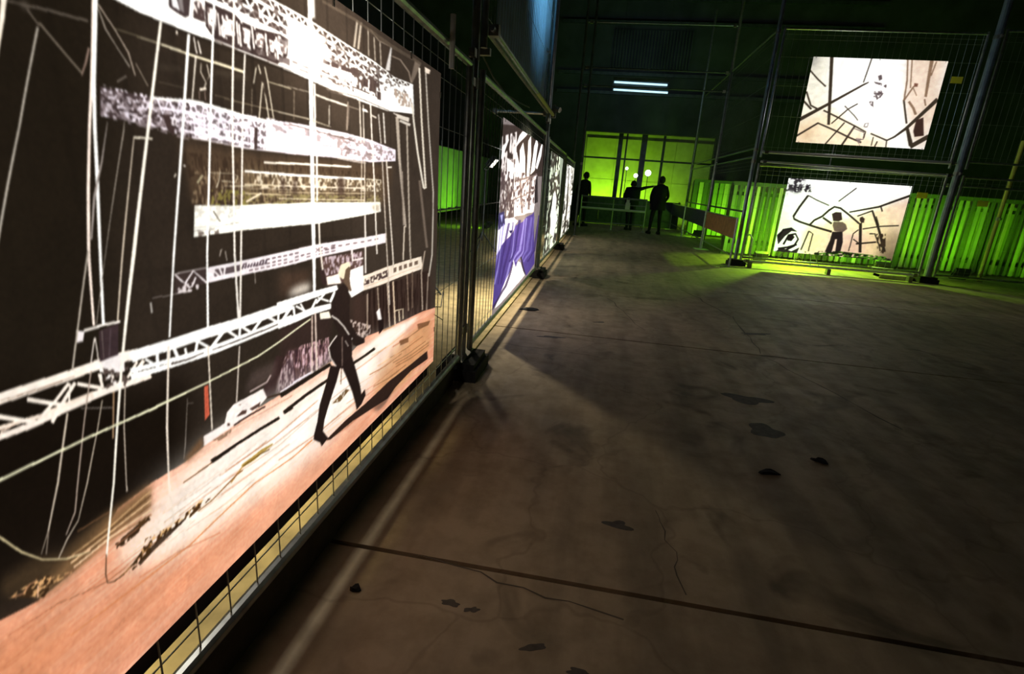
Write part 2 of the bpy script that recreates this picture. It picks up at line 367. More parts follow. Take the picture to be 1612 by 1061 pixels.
0 238 230 242 1 0 886 1345 897 1319 917 1348 913 1349 898 1322 891 1346
0 238 230 242 1 0 914 1348 926 1319 947 1350 942 1351 927 1322 919 1349
0 238 230 242 1 0 944 1350 956 1317 978 1350 973 1350 957 1321 949 1351
0 238 230 242 1 0 975 1349 988 1316 1011 1348 1006 1349 989 1320 980 1351
0 238 230 242 1 0 1008 1347 1021 1314 1046 1346 1041 1346 1024 1317 1013 1349
0 238 230 242 1 0 1042 1345 1058 1312 1083 1344 1078 1344 1060 1315 1048 1347
0 238 230 242 1 0 1080 1343 1096 1310 1123 1341 1117 1342 1099 1314 1086 1345
0 238 230 242 1 0 1119 1340 1138 1309 1166 1341 1160 1342 1140 1313 1126 1342
0 238 230 242 0.8 0 971 1332 967 1290 970 1291 974 1333
0 238 230 242 0.8 0 943 1333 939 1292 942 1292 946 1334
0 238 230 242 0.8 0 1007 1330 1004 1288 1007 1288 1010 1331
0 238 230 242 0.8 0 954 1333 950 1292 953 1292 957 1333
0 238 230 242 0.8 0 936 1333 932 1293 934 1293 938 1334
0 238 230 242 0.8 0 1009 1330 1005 1288 1008 1288 1012 1331
0 238 230 242 0.8 0 1144 1324 1142 1284 1146 1284 1148 1324
0 238 230 242 0.8 0 1110 1325 1108 1284 1111 1285 1114 1325
0 238 230 242 0.8 0 1101 1325 1098 1284 1101 1285 1104 1326
0 238 230 242 0.8 0 968 1332 964 1291 967 1291 971 1333
0 238 230 242 0.8 0 1041 1328 1038 1286 1041 1286 1044 1329
0 238 230 242 0.8 0 980 1332 976 1290 979 1290 983 1332
0 238 230 242 0.8 0 958 1333 954 1291 956 1292 960 1333
0 238 230 242 0.8 0 944 1333 940 1292 942 1292 946 1334
0 238 230 242 0.8 0 967 1332 963 1291 965 1291 969 1333
0 238 230 242 0.8 0 1147 1324 1145 1284 1148 1284 1150 1324
0 238 230 242 0.8 0 1118 1325 1116 1284 1119 1284 1122 1325
0 238 230 242 0.8 0 1112 1325 1110 1284 1113 1284 1115 1325
0 238 230 242 0.8 0 1110 1325 1108 1284 1111 1285 1114 1325
0 238 230 242 0.8 0 962 1333 958 1291 961 1291 965 1333
0 238 230 242 0.8 0 988 1332 984 1289 987 1290 990 1332
0 238 230 242 0.8 0 1064 1327 1061 1285 1064 1285 1067 1328
0 60 46 44 1 0 869 1320 883 1321 894 1299 888 1286 876 1297
0 235 228 232 1 0 890 1308 896 1315 898 1313 895 1306 891 1306 890 1311 887 1310 888 1304 897 1305 902 1314 895 1318 887 1310
0 64 50 48 1 0 1127 1325 1120 1279 1131 1279 1139 1326
1 130 112 112 0.7 0.58 26 8 17 1197 1345 1334 1348 1502 1351 1934 1332 1935 1312 1501 1318 1331 1315 1194 1313
1 140 122 120 0.9 0.55 14 8 18 1502 1344 1669 1339 1819 1333 1947 1327 1947 1295 1819 1289 1667 1282 1499 1289
0 110 92 90 1 0 1422 1308 1489 1309 1490 1311 1423 1310
0 110 92 90 1 0 1553 1297 1623 1297 1624 1299 1554 1299
0 110 92 90 1 0 1680 1301 1772 1301 1773 1303 1681 1303
0 110 92 90 1 0 1520 1308 1614 1308 1615 1311 1521 1310
0 100 84 76 1 0 1265 1345 1423 1340 1606 1334 1608 1338 1425 1343 1267 1348
0 210 200 200 1 0 1403 1349 1572 1345 1741 1343 1742 1346 1573 1348 1405 1351
0 200 190 185 1 0 1502 1278 1603 1273 1688 1271 1691 1277 1606 1279 1505 1283
0 90 76 66 1 0 916 1285 1047 1279 1047 1281 916 1287
0 74 58 44 0.9 5 903 1279 1119 1269 1935 1273 1876 1142 1106 1154 915 1165
0 104 88 66 0.8 5 1072 1241 1818 1226 1818 1148 1063 1164
1 150 128 100 0.6 0.56 5 9 19 925 1235 1115 1234 1818 1219 1818 1148 915 1165
1 46 34 26 0.6 0.56 4 18 20 907 1259 1118 1258 1818 1241 1818 1148 915 1165
1 210 196 172 0.9 0.52 8 8 21 1114 1231 1818 1222 1818 1183 1110 1196
1 126 116 60 0.9 0.5 7 7 22 970 1193 1088 1190 1084 1160 966 1161
1 150 140 90 0.6 0.52 16 4 23 1087 1185 1818 1170 1818 1148 1084 1160
0 255 255 252 1 0 1079 1229 1264 1226 1266 1230 1080 1233
0 210 195 165 1 0 1076 1202 1262 1199 1263 1202 1076 1205
0 180 165 140 1 0 1075 1195 1262 1190 1262 1192 1075 1196
0 196 178 140 1 0 1074 1183 1260 1177 1261 1180 1074 1186
0 250 244 230 1 0 1213 1252 1586 1256 1586 1261 1214 1256
0 255 255 252 1 0 1210 1225 1678 1221 1679 1227 1211 1230
0 235 222 200 1 0 1208 1199 1677 1193 1678 1197 1208 1202
0 190 172 140 1 0 1207 1185 1677 1177 1677 1180 1207 1187
0 215 200 170 1 0 1205 1170 1676 1156 1677 1159 1205 1172
0 250 244 230 1 0 1153 1250 1267 1252 1268 1256 1154 1254
0 240 230 215 1 0 1881 1265 1922 1266 1922 1272 1882 1270
0 200 188 165 1 0 1688 1223 1816 1221 1817 1224 1689 1226
0 225 210 190 1 0 1688 1202 1750 1202 1750 1205 1688 1205
0 66 50 42 0.7 2 1221 1220 1238 1220 1234 1177 1217 1177
0 66 50 42 0.7 2 1273 1221 1291 1221 1287 1176 1269 1176
0 66 50 42 0.7 2 1500 1225 1525 1225 1522 1173 1498 1173
0 66 50 42 0.7 2 1517 1226 1541 1225 1539 1172 1514 1173
0 200 188 160 1 0 970 1224 1040 1225 1053 1220 1046 1208 1003 1211 1002 1209 1047 1207 1056 1220 1041 1226 971 1225
0 215 205 180 1 0 1000 1229 994 1211 984 1197 987 1196 996 1211 1002 1229
0 190 178 150 1 0 1000 1185 1007 1199 1107 1199 1107 1201 1007 1200 998 1185
0 226 210 180 1 0 1077 1164 1136 1182 1133 1186 1075 1168
0 160 150 120 0.9 0 937 1204 953 1219 948 1221 932 1206
0 190 180 165 1 0 882 1214 887 1220 884 1222 879 1216
0 200 190 180 1 0 907 1233 911 1235 907 1238 903 1236
0 250 250 240 1 0 922 1164 962 1162 1028 1160 1075 1160 1204 1159 1204 1158 1349 1158 1807 1148 1811 1114 1675 1109 1387 1099 1199 1103 1060 1106 981 1105 912 1104
1 205 200 190 0.8 0.58 12 7 24 922 1164 1058 1160 1045 1127 917 1129
0 150 140 130 1 0 916 1121 987 1120 1045 1123 1045 1125 987 1121 916 1122
0 130 120 115 1 0 913 1115 971 1116 971 1118 913 1116
0 110 102 92 1 0 968 1151 986 1128 990 1129 972 1152
1 120 108 100 1 0.5 9 6 25 913 1114 982 1114 981 1105 912 1104
0 120 100 80 0.6 2 1727 1139 1799 1142 1799 1115 1748 1119
0 250 240 205 0.5 4 1202 1133 1390 1146 1805 1147 1804 1137 1389 1135 1200 1121
0 60 48 46 0.8 0 858 1040 887 1040 918 1041 950 1041 946 1011 913 1009 882 1006 853 1003
0 236 228 232 1 0 943 1041 1009 1041 1085 1041 1170 1041 1268 1041 1381 1042 1513 1040 1669 1037 1858 1035 1858 1000 1668 1003 1511 1005 1378 1005 1264 1003 1166 1005 1081 1008 1005 1009 938 1010
0 70 56 58 0.9 0 958 1034 997 1033 1039 1033 1037 1019 995 1019 956 1019
0 236 228 230 1 0 856 1039 871 1023 881 1017 903 1038 921 1020 933 1009 936 1011 924 1022 902 1041 878 1020 874 1025 859 1040
0 236 228 230 1 0 879 1017 888 1007 897 1009 909 1025 905 1027 894 1011 890 1010 883 1019
0 236 228 230 1 0 950 1036 971 1014 975 1016 953 1038
0 236 228 230 1 0 948 1018 960 1034 956 1036 944 1020
0 236 228 230 1 0 970 1036 978 1016 983 1016 975 1037
0 236 228 230 1 0 988 1038 982 1017 987 1016 993 1037
0 190 180 178 1 0 858 1039 906 1040 942 1040 942 1042 906 1042 857 1041
0 170 160 158 1 0 803 1004 852 1002 894 1002 894 1004 852 1003 802 1005
1 210 200 200 1 0.62 9 9 26 854 1018 915 1017 913 998 852 1003
0 96 80 84 1 0 1048 1034 1062 1034 1061 1030 1047 1030
0 96 80 84 1 0 1112 1033 1128 1033 1127 1029 1112 1030
0 96 80 84 1 0 1135 1033 1151 1033 1151 1029 1135 1029
0 96 80 84 1 0 1159 1033 1176 1033 1176 1029 1159 1029
0 96 80 84 1 0 1184 1033 1201 1032 1201 1028 1183 1029
0 96 80 84 1 0 1209 1032 1228 1032 1227 1028 1209 1028
0 96 80 84 1 0 1236 1032 1255 1032 1255 1028 1236 1028
0 96 80 84 1 0 1264 1032 1283 1032 1283 1028 1264 1028
0 96 80 84 1 0 1354 1033 1376 1033 1376 1029 1354 1029
0 96 80 84 1 0 1387 1033 1410 1033 1409 1029 1386 1029
0 96 80 84 1 0 1456 1032 1481 1032 1481 1028 1456 1029
0 110 94 98 1 0 1089 1024 1104 1024 1104 1020 1089 1021
0 110 94 98 1 0 1111 1024 1127 1024 1126 1020 1111 1020
0 110 94 98 1 0 1134 1024 1150 1023 1150 1019 1134 1020
0 110 94 98 1 0 1158 1023 1175 1023 1175 1019 1158 1019
0 110 94 98 1 0 1183 1023 1200 1023 1200 1019 1182 1019
0 110 94 98 1 0 1209 1022 1227 1022 1226 1018 1208 1018
0 110 94 98 1 0 1263 1022 1283 1022 1282 1018 1263 1018
0 110 94 98 1 0 1292 1023 1312 1023 1312 1019 1292 1018
0 110 94 98 1 0 1322 1023 1343 1023 1343 1019 1322 1019
0 110 94 98 1 0 1353 1023 1375 1023 1375 1019 1353 1019
0 110 94 98 1 0 1386 1023 1409 1023 1409 1019 1386 1019
0 110 94 98 1 0 1420 1023 1444 1023 1444 1019 1420 1019
0 110 94 98 1 0 1455 1023 1481 1023 1480 1019 1455 1019
0 130 112 116 1 0 1067 1017 1081 1017 1081 1013 1066 1013
0 130 112 116 1 0 1088 1017 1103 1016 1103 1012 1088 1013
0 130 112 116 1 0 1110 1016 1126 1016 1126 1012 1110 1012
0 130 112 116 1 0 1133 1016 1150 1015 1149 1011 1133 1012
0 130 112 116 1 0 1157 1015 1174 1015 1174 1011 1157 1011
0 130 112 116 1 0 1182 1015 1200 1014 1199 1010 1182 1011
0 130 112 116 1 0 1208 1014 1226 1014 1226 1009 1207 1010
0 130 112 116 1 0 1234 1013 1253 1013 1253 1009 1234 1009
0 130 112 116 1 0 1262 1013 1282 1014 1282 1010 1262 1009
0 130 112 116 1 0 1321 1015 1343 1015 1342 1011 1321 1011
0 130 112 116 1 0 1353 1015 1375 1015 1375 1011 1352 1011
0 130 112 116 1 0 1385 1015 1409 1015 1408 1011 1385 1011
0 130 112 116 1 0 1419 1015 1444 1015 1443 1011 1419 1011
0 130 112 116 1 0 1455 1015 1480 1015 1480 1011 1455 1011
0 120 100 100 0.9 0 1374 1029 1395 1029 1395 1023 1374 1023
0 120 100 100 0.9 0 1413 1029 1435 1028 1435 1023 1413 1023
0 120 100 100 0.9 0 1454 1028 1477 1028 1477 1023 1454 1023
0 120 100 100 0.9 0 1497 1028 1521 1028 1521 1022 1497 1023
0 120 100 100 0.9 0 1542 1027 1568 1027 1568 1022 1542 1022
0 120 100 100 0.9 0 1590 1027 1617 1026 1617 1021 1590 1022
0 120 100 100 0.9 0 1641 1026 1670 1025 1669 1020 1641 1021
0 120 100 100 0.9 0 1694 1025 1725 1025 1725 1020 1694 1020
0 120 100 100 0.9 0 1751 1024 1784 1024 1784 1019 1751 1019
0 120 104 106 1 0 1043 1025 1139 1022 1139 1023 1043 1027
0 66 52 60 1 0 1035 1022 1042 1030 1037 1032 1031 1023
0 66 52 60 1 0 1045 1021 1052 1030 1047 1032 1041 1023
0 66 52 60 1 0 1055 1021 1062 1030 1058 1031 1051 1023
0 66 52 60 1 0 1066 1021 1072 1030 1068 1031 1061 1023
0 66 52 60 1 0 1076 1021 1083 1030 1079 1031 1072 1023
0 66 52 60 1 0 1087 1021 1094 1029 1089 1031 1082 1023
0 66 52 60 1 0 1098 1021 1105 1029 1100 1031 1093 1022
0 66 52 60 1 0 1109 1020 1116 1029 1111 1031 1104 1022
0 66 52 60 1 0 1120 1020 1128 1029 1123 1031 1115 1022
0 66 52 60 1 0 1132 1020 1139 1029 1134 1031 1127 1022
0 170 160 150 1 0 978 1058 984 1071 987 1071 986 1073 981 1072 976 1059
0 150 140 130 1 0 993 1068 996 1047 999 1047 996 1068
0 190 185 178 0.8 0 797 998 797 978 801 978 801 998
0 140 130 120 1 0 1086 1008 1085 982 1088 982 1089 1007
0 84 62 56 1 2 1390 1002 1659 992 1657 911 1511 908 1422 916
1 190 170 176 1 0.55 7 12 27 1390 1002 1659 992 1658 944 1424 945
0 250 240 228 1 0 1424 941 1497 940 1511 908 1429 917
0 90 66 52 0.5 6 1188 989 1333 979 1330 939 1182 929
0 250 240 226 0.95 5 1225 934 1264 941 1332 939 1330 919 1229 923
0 240 230 225 1 0 1574 1005 1580 968 1660 965 1657 971 1588 972 1588 1004
0 50 36 34 1 0 1386 970 1403 922 1428 920 1410 970
0 52 38 34 0.85 4 1174 852 1329 840 1446 834 1441 751 1166 764
1 190 150 155 1 0.5 7 16 28 1268 776 1427 755 1429 676 1195 734 1174 745
0 120 84 84 0.6 3 1203 780 1424 737 1425 677 1158 682 1164 742
1 205 170 178 1 0.52 7 16 29 1203 780 1424 737 1425 677 1157 678 1164 742
1 60 40 44 1 0.58 5 20 30 1203 780 1424 737 1425 677 1158 682 1164 742
0 230 220 232 1 0 1160 677 1234 680 1330 675 1325 682 1230 687 1155 683
0 52 36 34 1 0 1149 784 1189 771 1134 688 1099 689 1088 720 1119 740
0 92 76 72 0.55 4 1048 775 1150 771 1133 731 1017 735
0 170 150 145 1 0 1039 727 1105 727 1124 740 1119 744 1101 732 1037 732
0 180 160 160 0.8 2 1190 751 1223 760 1217 683 1139 686 1153 721
1 80 60 64 1 0.5 6 18 31 1190 751 1223 760 1217 683 1139 686
0 62 44 38 0.7 6 1566 851 2364 827 2426 615 1680 688 1559 676
1 36 24 20 0.8 0.52 8 90 32 1655 853 2365 821 2416 623 1680 688
1 190 170 160 1 0.52 9 11 33 1563 778 1721 717 1699 664 1604 675
0 250 236 220 1 0 506 911 535 912 582 910 636 909 688 910 731 912 728 922 685 920 635 919 581 919 534 921 505 920
0 250 238 224 1 0 508 915 536 916 637 914 722 916 720 927 636 925 535 928 506 927
0 120 98 84 1 0 535 916 590 912 643 912 643 913 590 914 535 917
0 250 236 222 1 0 497 866 526 863 568 860 621 862 691 863 781 859 779 870 688 874 619 872 567 870 525 872 497 875
0 244 226 208 1 0 500 879 528 877 583 870 629 871 685 871 683 877 628 878 582 876 528 883 499 885
0 230 205 185 1 0 527 872 556 877 555 879 526 875
0 252 240 226 1 0 568 902 615 873 617 879 570 908
0 252 240 226 1 0 631 908 607 889 583 875 586 870 610 885 634 903
0 252 240 226 1 0 640 905 616 882 594 858 598 853 620 877 644 900
0 252 240 226 1 0 644 897 683 874 685 880 646 902
0 252 240 226 1 0 681 903 683 876 688 875 686 902
0 252 240 226 1 0 510 904 530 892 574 863 576 869 532 898 512 910
0 252 240 226 1 0 754 901 731 879 735 875 758 897
0 252 240 226 1 0 767 900 740 878 745 873 772 894
0 252 240 226 1 0 705 904 699 865 705 862 710 902
0 252 240 226 1 0 633 905 625 874 628 873 635 904
1 90 78 74 1 0.58 7 7 34 683 921 734 913 722 858 690 869
1 252 246 240 1 0.58 7 7 35 683 921 734 917 722 858 690 869
0 252 242 230 1 0 666 909 697 909 730 907 771 900 770 921 729 926 694 926 663 924
0 252 242 230 1 0 668 867 703 864 760 861 758 871 701 874 667 876
1 84 70 64 1 0.56 6 6 36 693 920 741 915 731 857 687 863
0 255 255 252 1 0 748 900 762 901 829 898 927 896 1029 891 1131 888 1242 885 1230 912 1121 914 1021 916 921 920 824 920 757 922 741 920
0 255 255 252 1 0 1174 897 1345 893 1492 890 1483 907 1336 913 1165 919
0 255 255 252 1 0 740 872 802 865 920 858 1060 856 1236 853 1229 866 1055 868 916 869 800 875 739 882
0 255 255 252 1 0 741 883 823 874 921 868 1061 864 1236 862 1230 873 1057 874 918 877 821 883 740 892
0 60 48 44 1 0 827 869 866 866 909 867 908 869 865 869 826 873
0 60 48 44 1 0 933 866 1050 863 1167 862 1166 865 1049 866 932 868
0 255 255 252 1 0 1168 859 1340 856 1449 844 1445 857 1334 868 1163 869
0 255 255 252 1 0 1166 851 1242 848 1339 847 1449 840 1444 850 1334 857 1237 858 1162 860
0 255 255 252 1 0 771 897 796 874 799 877 775 900
0 255 255 252 1 0 796 908 793 876 800 874 803 906
0 255 255 252 1 0 822 907 816 871 823 868 830 905
0 255 255 252 1 0 833 900 841 874 849 874 841 900
0 255 255 252 1 0 860 893 862 875 868 874 866 892
0 255 255 252 1 0 892 899 883 874 890 871 899 896
0 255 255 252 1 0 893 896 927 869 932 873 898 899
0 255 255 252 1 0 970 904 926 875 933 869 977 898
0 255 255 252 1 0 978 895 1012 868 1017 872 983 899
0 255 255 252 1 0 1018 899 1013 874 1021 871 1026 896
0 255 255 252 1 0 1021 894 1058 867 1064 871 1027 898
0 255 255 252 1 0 1103 900 1055 872 1062 866 1111 894
0 255 255 252 1 0 1114 895 1162 867 1167 872 1119 900
0 255 255 252 1 0 1168 896 1163 872 1172 870 1177 894
0 255 255 252 1 0 1226 896 1175 868 1184 861 1236 889
0 255 255 252 1 0 1225 899 1184 872 1194 866 1234 894
0 255 255 252 1 0 1238 894 1240 858 1251 856 1248 893
0 255 255 252 1 0 1252 889 1309 859 1315 863 1257 893
0 255 255 252 1 0 1274 892 1293 868 1301 868 1282 893
0 255 255 252 1 0 1360 890 1319 857 1329 852 1371 885
0 255 255 252 1 0 1370 888 1431 864 1435 869 1374 892
0 255 255 252 1 0 1406 896 1357 877 1365 872 1414 890
0 255 255 252 1 0 1465 892 1434 864 1447 858 1479 886
0 244 228 208 1 0 1652 908 1846 909 2262 899 2283 840 1846 849 1650 857
0 210 185 165 1 0 1665 870 2239 858 2239 855 1665 867
1 74 58 54 1 0.46 9 9 37 1661 895 1889 896 1889 869 1661 874
0 96 78 66 0.9 0 1940 892 1973 892 1973 874 1940 874
0 96 78 66 0.9 0 2000 891 2035 890 2036 872 2001 873
0 96 78 66 0.9 0 2057 890 2094 889 2095 871 2058 872
0 96 78 66 0.9 0 2117 888 2156 887 2156 870 2117 871
0 96 78 66 0.9 0 2180 887 2221 886 2222 869 2180 870
0 252 244 234 1 0 671 977 706 978 735 976 735 980 706 982 670 981
0 58 44 46 1 0 695 972 731 976 722 921 688 922
0 90 76 80 0.6 0 715 972 704 925 707 924 717 971
0 240 232 232 1 0 658 983 671 978 666 963 656 964
0 226 215 205 1 0 685 964 671 923 673 922 687 963
0 226 215 205 1 0 686 963 685 922 687 921 688 963
0 110 96 92 1 0 699 972 695 924 696 923 701 971
1 240 232 230 1 0.5 14 14 38 690 923 731 923 730 890 690 900
0 250 238 220 1 0 648 1471 635 1425 629 1402 609 1340 614 1340 635 1403 642 1427 655 1473
0 168 160 148 1 0 675 1405 628 1274 574 1129 537 1034 540 1032 577 1128 631 1274 678 1405
0 255 236 222 1 0 776 1532 763 1463 751 1397 741 1346 728 1284 711 1192 696 1097 686 983 690 983 701 1096 716 1192 733 1285 746 1347 758 1399 770 1465 784 1535
0 255 255 252 1 0 781 1534 767 1464 745 1349 736 1285 730 1227 715 1094 702 982 707 981 720 1094 736 1227 742 1286 751 1350 773 1466 787 1536
0 150 140 134 1 0 761 1295 741 1235 720 1183 705 1118 708 1118 724 1183 744 1235 762 1295
0 172 162 148 1 0 697 1102 665 1002 640 924 643 923 668 1001 700 1101
0 190 176 158 1 0 620 861 585 759 557 691 559 689 588 757 623 859
0 130 118 104 1 0 557 691 542 663 543 662 558 689
0 110 98 86 1 0 558 692 548 658 550 657 560 690
0 168 158 146 1 0 791 1299 787 1284 726 1093 692 984 693 983 727 1093 789 1284 792 1299
0 205 190 170 1 0 805 1277 755 1090 729 981 732 980 758 1089 807 1277
0 245 236 215 1 0 805 1275 842 1276 843 1279 805 1278
0 252 246 232 1 0 886 1468 834 1296 774 1088 727 918 674 705 638 582 641 579 678 703 732 916 781 1086 840 1296 892 1469
0 110 78 56 1 0 639 586 631 550 632 530 645 522 666 520 665 523 644 526 634 531 634 548 641 584
0 255 255 252 1 0 948 1464 912 1314 858 1077 828 924 832 923 863 1077 919 1315 955 1466
0 236 222 206 1 0 824 908 797 751 785 637 783 546 787 544 789 635 802 749 828 906
0 255 255 252 1 0 1040 1610 1026 1542 983 1322 940 1068 923 918 929 916 945 1067 989 1323 1032 1543 1046 1611
0 230 216 198 1 0 920 879 909 692 913 690 924 878
0 245 238 228 1 0 1098 1630 1086 1560 1052 1349 1045 1291 1020 1058 1015 915 1022 914 1026 1057 1051 1292 1058 1349 1092 1562 1104 1632
0 245 238 228 1 0 1109 1467 1084 1334 1041 1055 1021 916 1027 914 1047 1055 1089 1334 1114 1468
0 215 202 188 1 0 1013 852 989 724 993 722 1017 851
0 225 215 200 1 0 962 1432 942 1355 945 1355 966 1432
0 255 255 252 1 0 1374 1701 1372 1645 1364 1454 1358 1254 1353 1102 1353 1041 1348 911 1362 908 1370 1039 1372 1101 1376 1255 1382 1457 1390 1651 1391 1707
0 240 232 222 1 0 1386 1458 1383 1352 1388 1285 1383 1160 1391 1160 1396 1286 1391 1353 1394 1459
0 235 225 212 1 0 1389 1099 1390 1041 1401 966 1409 965 1398 1040 1397 1099
0 212 186 172 1 0 1333 845 1317 672 1324 669 1340 844
0 218 196 182 1 0 1350 849 1344 662 1353 659 1359 847
0 215 204 190 1 0 1646 1470 1651 1333 1659 1334 1654 1472
0 205 190 170 1 0 1677 1281 1669 1153 1677 1153 1685 1281
0 200 184 164 1 0 1654 1280 1646 1154 1653 1154 1661 1280
0 240 230 220 1 0 1671 1108 1672 1040 1671 915 1682 913 1683 1039 1682 1108
0 215 204 190 1 0 1673 1447 1674 1335 1681 1335 1680 1448
0 235 226 214 1 0 1728 1455 1736 1349 1749 1221 1766 969 1778 967 1760 1221 1746 1350 1738 1456
0 210 200 188 1 0 1794 1434 1815 1343 1823 1344 1803 1436
0 225 218 208 1 0 1836 1444 1852 1346 1863 1347 1847 1445
0 200 186 170 1 0 1825 1288 1865 957 1890 756 1902 753 1876 956 1835 1288
0 222 210 194 1 0 1863 1289 1925 950 1932 894 1947 892 1940 948 1876 1290
0 180 166 150 1 0 1954 1445 1985 1302 2065 1041 2083 1040 2011 1304 1985 1450
0 150 136 122 1 0 2017 1257 2044 1050 2061 1049 2034 1258
0 192 178 160 1 0 2061 1429 2123 926 2132 892 2147 891 2138 924 2075 1431
0 238 228 210 1 0 2112 1510 2129 1452 2179 1336 2259 1195 2281 1196 2199 1338 2148 1455 2130 1513
0 238 226 206 1 0 2185 1653 2219 1463 2284 1196 2266 1196 2274 1190 2307 1196 2239 1465 2204 1657
0 200 190 175 1 0 2265 1654 2312 1448 2396 1173 2399 893 2360 793 2378 789 2419 891 2414 1173 2329 1450 2280 1658
0 110 96 84 1 0 2205 1226 2316 932 2346 929 2232 1228
0 215 200 180 1 0 2052 1047 2042 910 2056 908 2067 1046
0 205 195 182 1 0 1990 1433 2097 1428 2109 1438 2000 1442
0 140 126 112 1 0 1569 1441 1557 1361 1566 1362 1577 1442
0 170 150 130 1 0 1771 848 1782 755 1792 753 1781 846
0 182 160 140 1 0 1685 841 1682 708 1692 706 1695 839
0 190 170 150 1 0 1864 848 1890 665 1903 662 1877 846
0 220 195 165 1 0 1926 843 1948 658 1965 654 1942 840
0 140 118 100 1 0 2089 845 2110 680 2124 677 2102 843
0 120 100 84 1 0 2151 846 2158 683 2171 680 2164 844
0 190 170 150 1 0 2298 920 2260 823 2288 645 2303 641 2274 821 2312 918
0 150 132 116 1 0 2350 809 2344 632 2360 628 2366 807
0 170 152 138 1 0 670 913 645 839 615 741 602 696 582 668 583 666 604 694 617 739 647 837 672 912
0 182 168 150 1 0 680 857 663 811 630 732 605 679 582 660 564 638 566 637 584 658 606 677 632 730 665 810 682 856
0 160 128 96 1 0 702 863 687 783 690 782 705 862
0 206 190 172 1 0 725 864 711 793 698 690 696 673 699 672 700 689 713 791 727 863
0 240 238 200 1 0 469 805 514 806 658 803 771 798 917 800 1080 805 1172 815 1331 835 1327 839 1169 819 1078 809 915 804 769 803 657 807 514 810 468 809
0 198 182 140 1 0 475 769 497 724 517 685 542 652 577 625 613 611 613 613 577 628 543 654 519 687 499 726 477 771
0 190 180 170 1 0 1979 1455 1936 1458 1930 1454 1973 1450
0 190 178 170 1 0 643 858 696 836 697 837 643 859
0 150 140 130 1 0 855 788 836 694 829 666 830 666 838 693 856 788
0 150 140 130 1 0 854 777 869 772 869 773 854 778
0 150 140 125 1 0 1230 1429 1362 1433 1363 1435 1231 1430
0 160 150 132 1 0 1224 1368 1356 1367 1469 1360 1471 1362 1358 1370 1225 1370
0 205 198 186 1 0 1390 1431 1453 1428 1565 1427 1569 1432 1456 1433 1393 1435
0 120 108 95 1 0 1566 1428 1645 1428 1647 1431 1568 1431
0 205 195 180 1 0 1461 1416 1458 1363 1462 1364 1466 1417
0 110 98 84 1 0 1293 1426 1288 1359 1291 1360 1297 1426
0 245 240 232 1 0 1668 1436 1698 1437 1716 1430 1672 1428
0 205 195 182 1 0 1731 1423 1778 1419 1784 1424 1737 1427
0 215 204 190 1 0 1962 1457 2092 1458 2086 1442 1968 1444
0 120 106 94 0.7 0 1567 1431 1556 1374 1573 1375 1583 1433
0 255 255 252 0.8 1 1373 1651 1403 1660 1402 1614 1375 1607
0 205 96 70 1 0 901 796 912 796 908 729 894 721
0 160 66 48 0.6 0 906 796 899 725 901 724 908 795
0 234 162 128 1 0 327 651 418 622 475 605 523 593 582 598 622 605 675 653 750 659 830 657 885 665 945 680 973 678 1092 676 1216 673 1421 674 1581 664 1681 687 1828 672 2087 648 2305 635 2547 606 2589 174 1247 269 632 281 275 407
1 206 136 100 0.22 0.56 340 9 39 327 651 418 622 475 605 523 593 582 598 622 605 675 653 750 659 830 657 885 665 945 680 973 678 1092 676 1216 673 1421 674 1581 664 1681 687 1828 672 2087 648 2305 635 2547 606 2589 174 1247 269 632 281 275 407
1 255 212 184 0.26 0.58 300 10 40 327 651 418 622 475 605 523 593 582 598 622 605 675 653 750 659 830 657 885 665 945 680 973 678 1092 676 1216 673 1421 674 1581 664 1681 687 1828 672 2087 648 2305 635 2547 606 2589 174 1247 269 632 281 275 407
1 180 116 82 0.22 0.68 160 3 41 327 651 418 622 475 605 523 593 582 598 622 605 675 653 750 659 830 657 885 665 945 680 973 678 1092 676 1216 673 1421 674 1581 664 1681 687 1828 672 2087 648 2305 635 2547 606 2589 174 1247 269 632 281 275 407
0 255 250 240 0.9 26 727 618 968 642 1243 626 1599 628 1815 609 1593 452 1260 433 880 516 731 545
0 255 240 222 0.8 12 658 601 886 560 1265 493 1226 431 872 456 671 522
0 252 246 232 0.9 4 1599 640 1846 664 2252 623 2089 599 1756 589
0 206 150 104 0.9 6 1755 513 1944 570 2424 575 2437 422 2096 359 1753 383
0 190 118 78 0.6 16 409 580 596 520 504 472 393 500
0 236 168 132 0.7 8 864 395 1408 387 1814 357 1323 309 796 318
0 255 252 244 0.85 26 837 606 1048 640 1423 633 1815 622 2167 622 1815 518 1410 420 1031 487 787 503 727 520 726 563
1 226 170 132 0.12 0.66 300 4 42 327 651 418 622 475 605 523 593 582 598 622 605 675 653 750 659 830 657 885 665 945 680 973 678 1092 676 1216 673 1421 674 1581 664 1681 687 1828 672 2087 648 2305 635 2547 606 2589 174 1247 269 632 281 275 407
0 200 124 84 0.35 20 326 647 518 551 748 457 1072 386 800 348 570 369 275 407
0 128 96 64 0.95 5 562 629 595 639 658 655 748 659 740 607 659 605 583 595 556 594 528 595 518 605
0 70 54 36 0.75 5 488 665 530 663 568 644 649 656 661 655 605 627 560 619 518 618 481 638
0 196 158 112 0.9 0 577 625 657 628 747 643 745 646 656 631 576 627
0 92 66 42 0.9 0 579 619 656 623 745 634 744 637 655 626 578 622
0 224 186 142 0.9 0 581 613 656 618 744 624 742 628 654 621 580 617
0 110 78 50 0.9 0 583 608 654 614 742 615 741 617 654 616 582 610
0 236 200 160 0.9 0 585 602 654 608 741 604 739 609 653 612 583 606
0 150 110 74 0.9 0 586 597 653 604 739 595 738 599 652 607 585 599
0 226 178 140 1 0 577 625 604 615 616 612 615 616 603 618 577 629
0 120 84 56 1 0 601 659 650 657 664 655 663 657 649 659 600 661
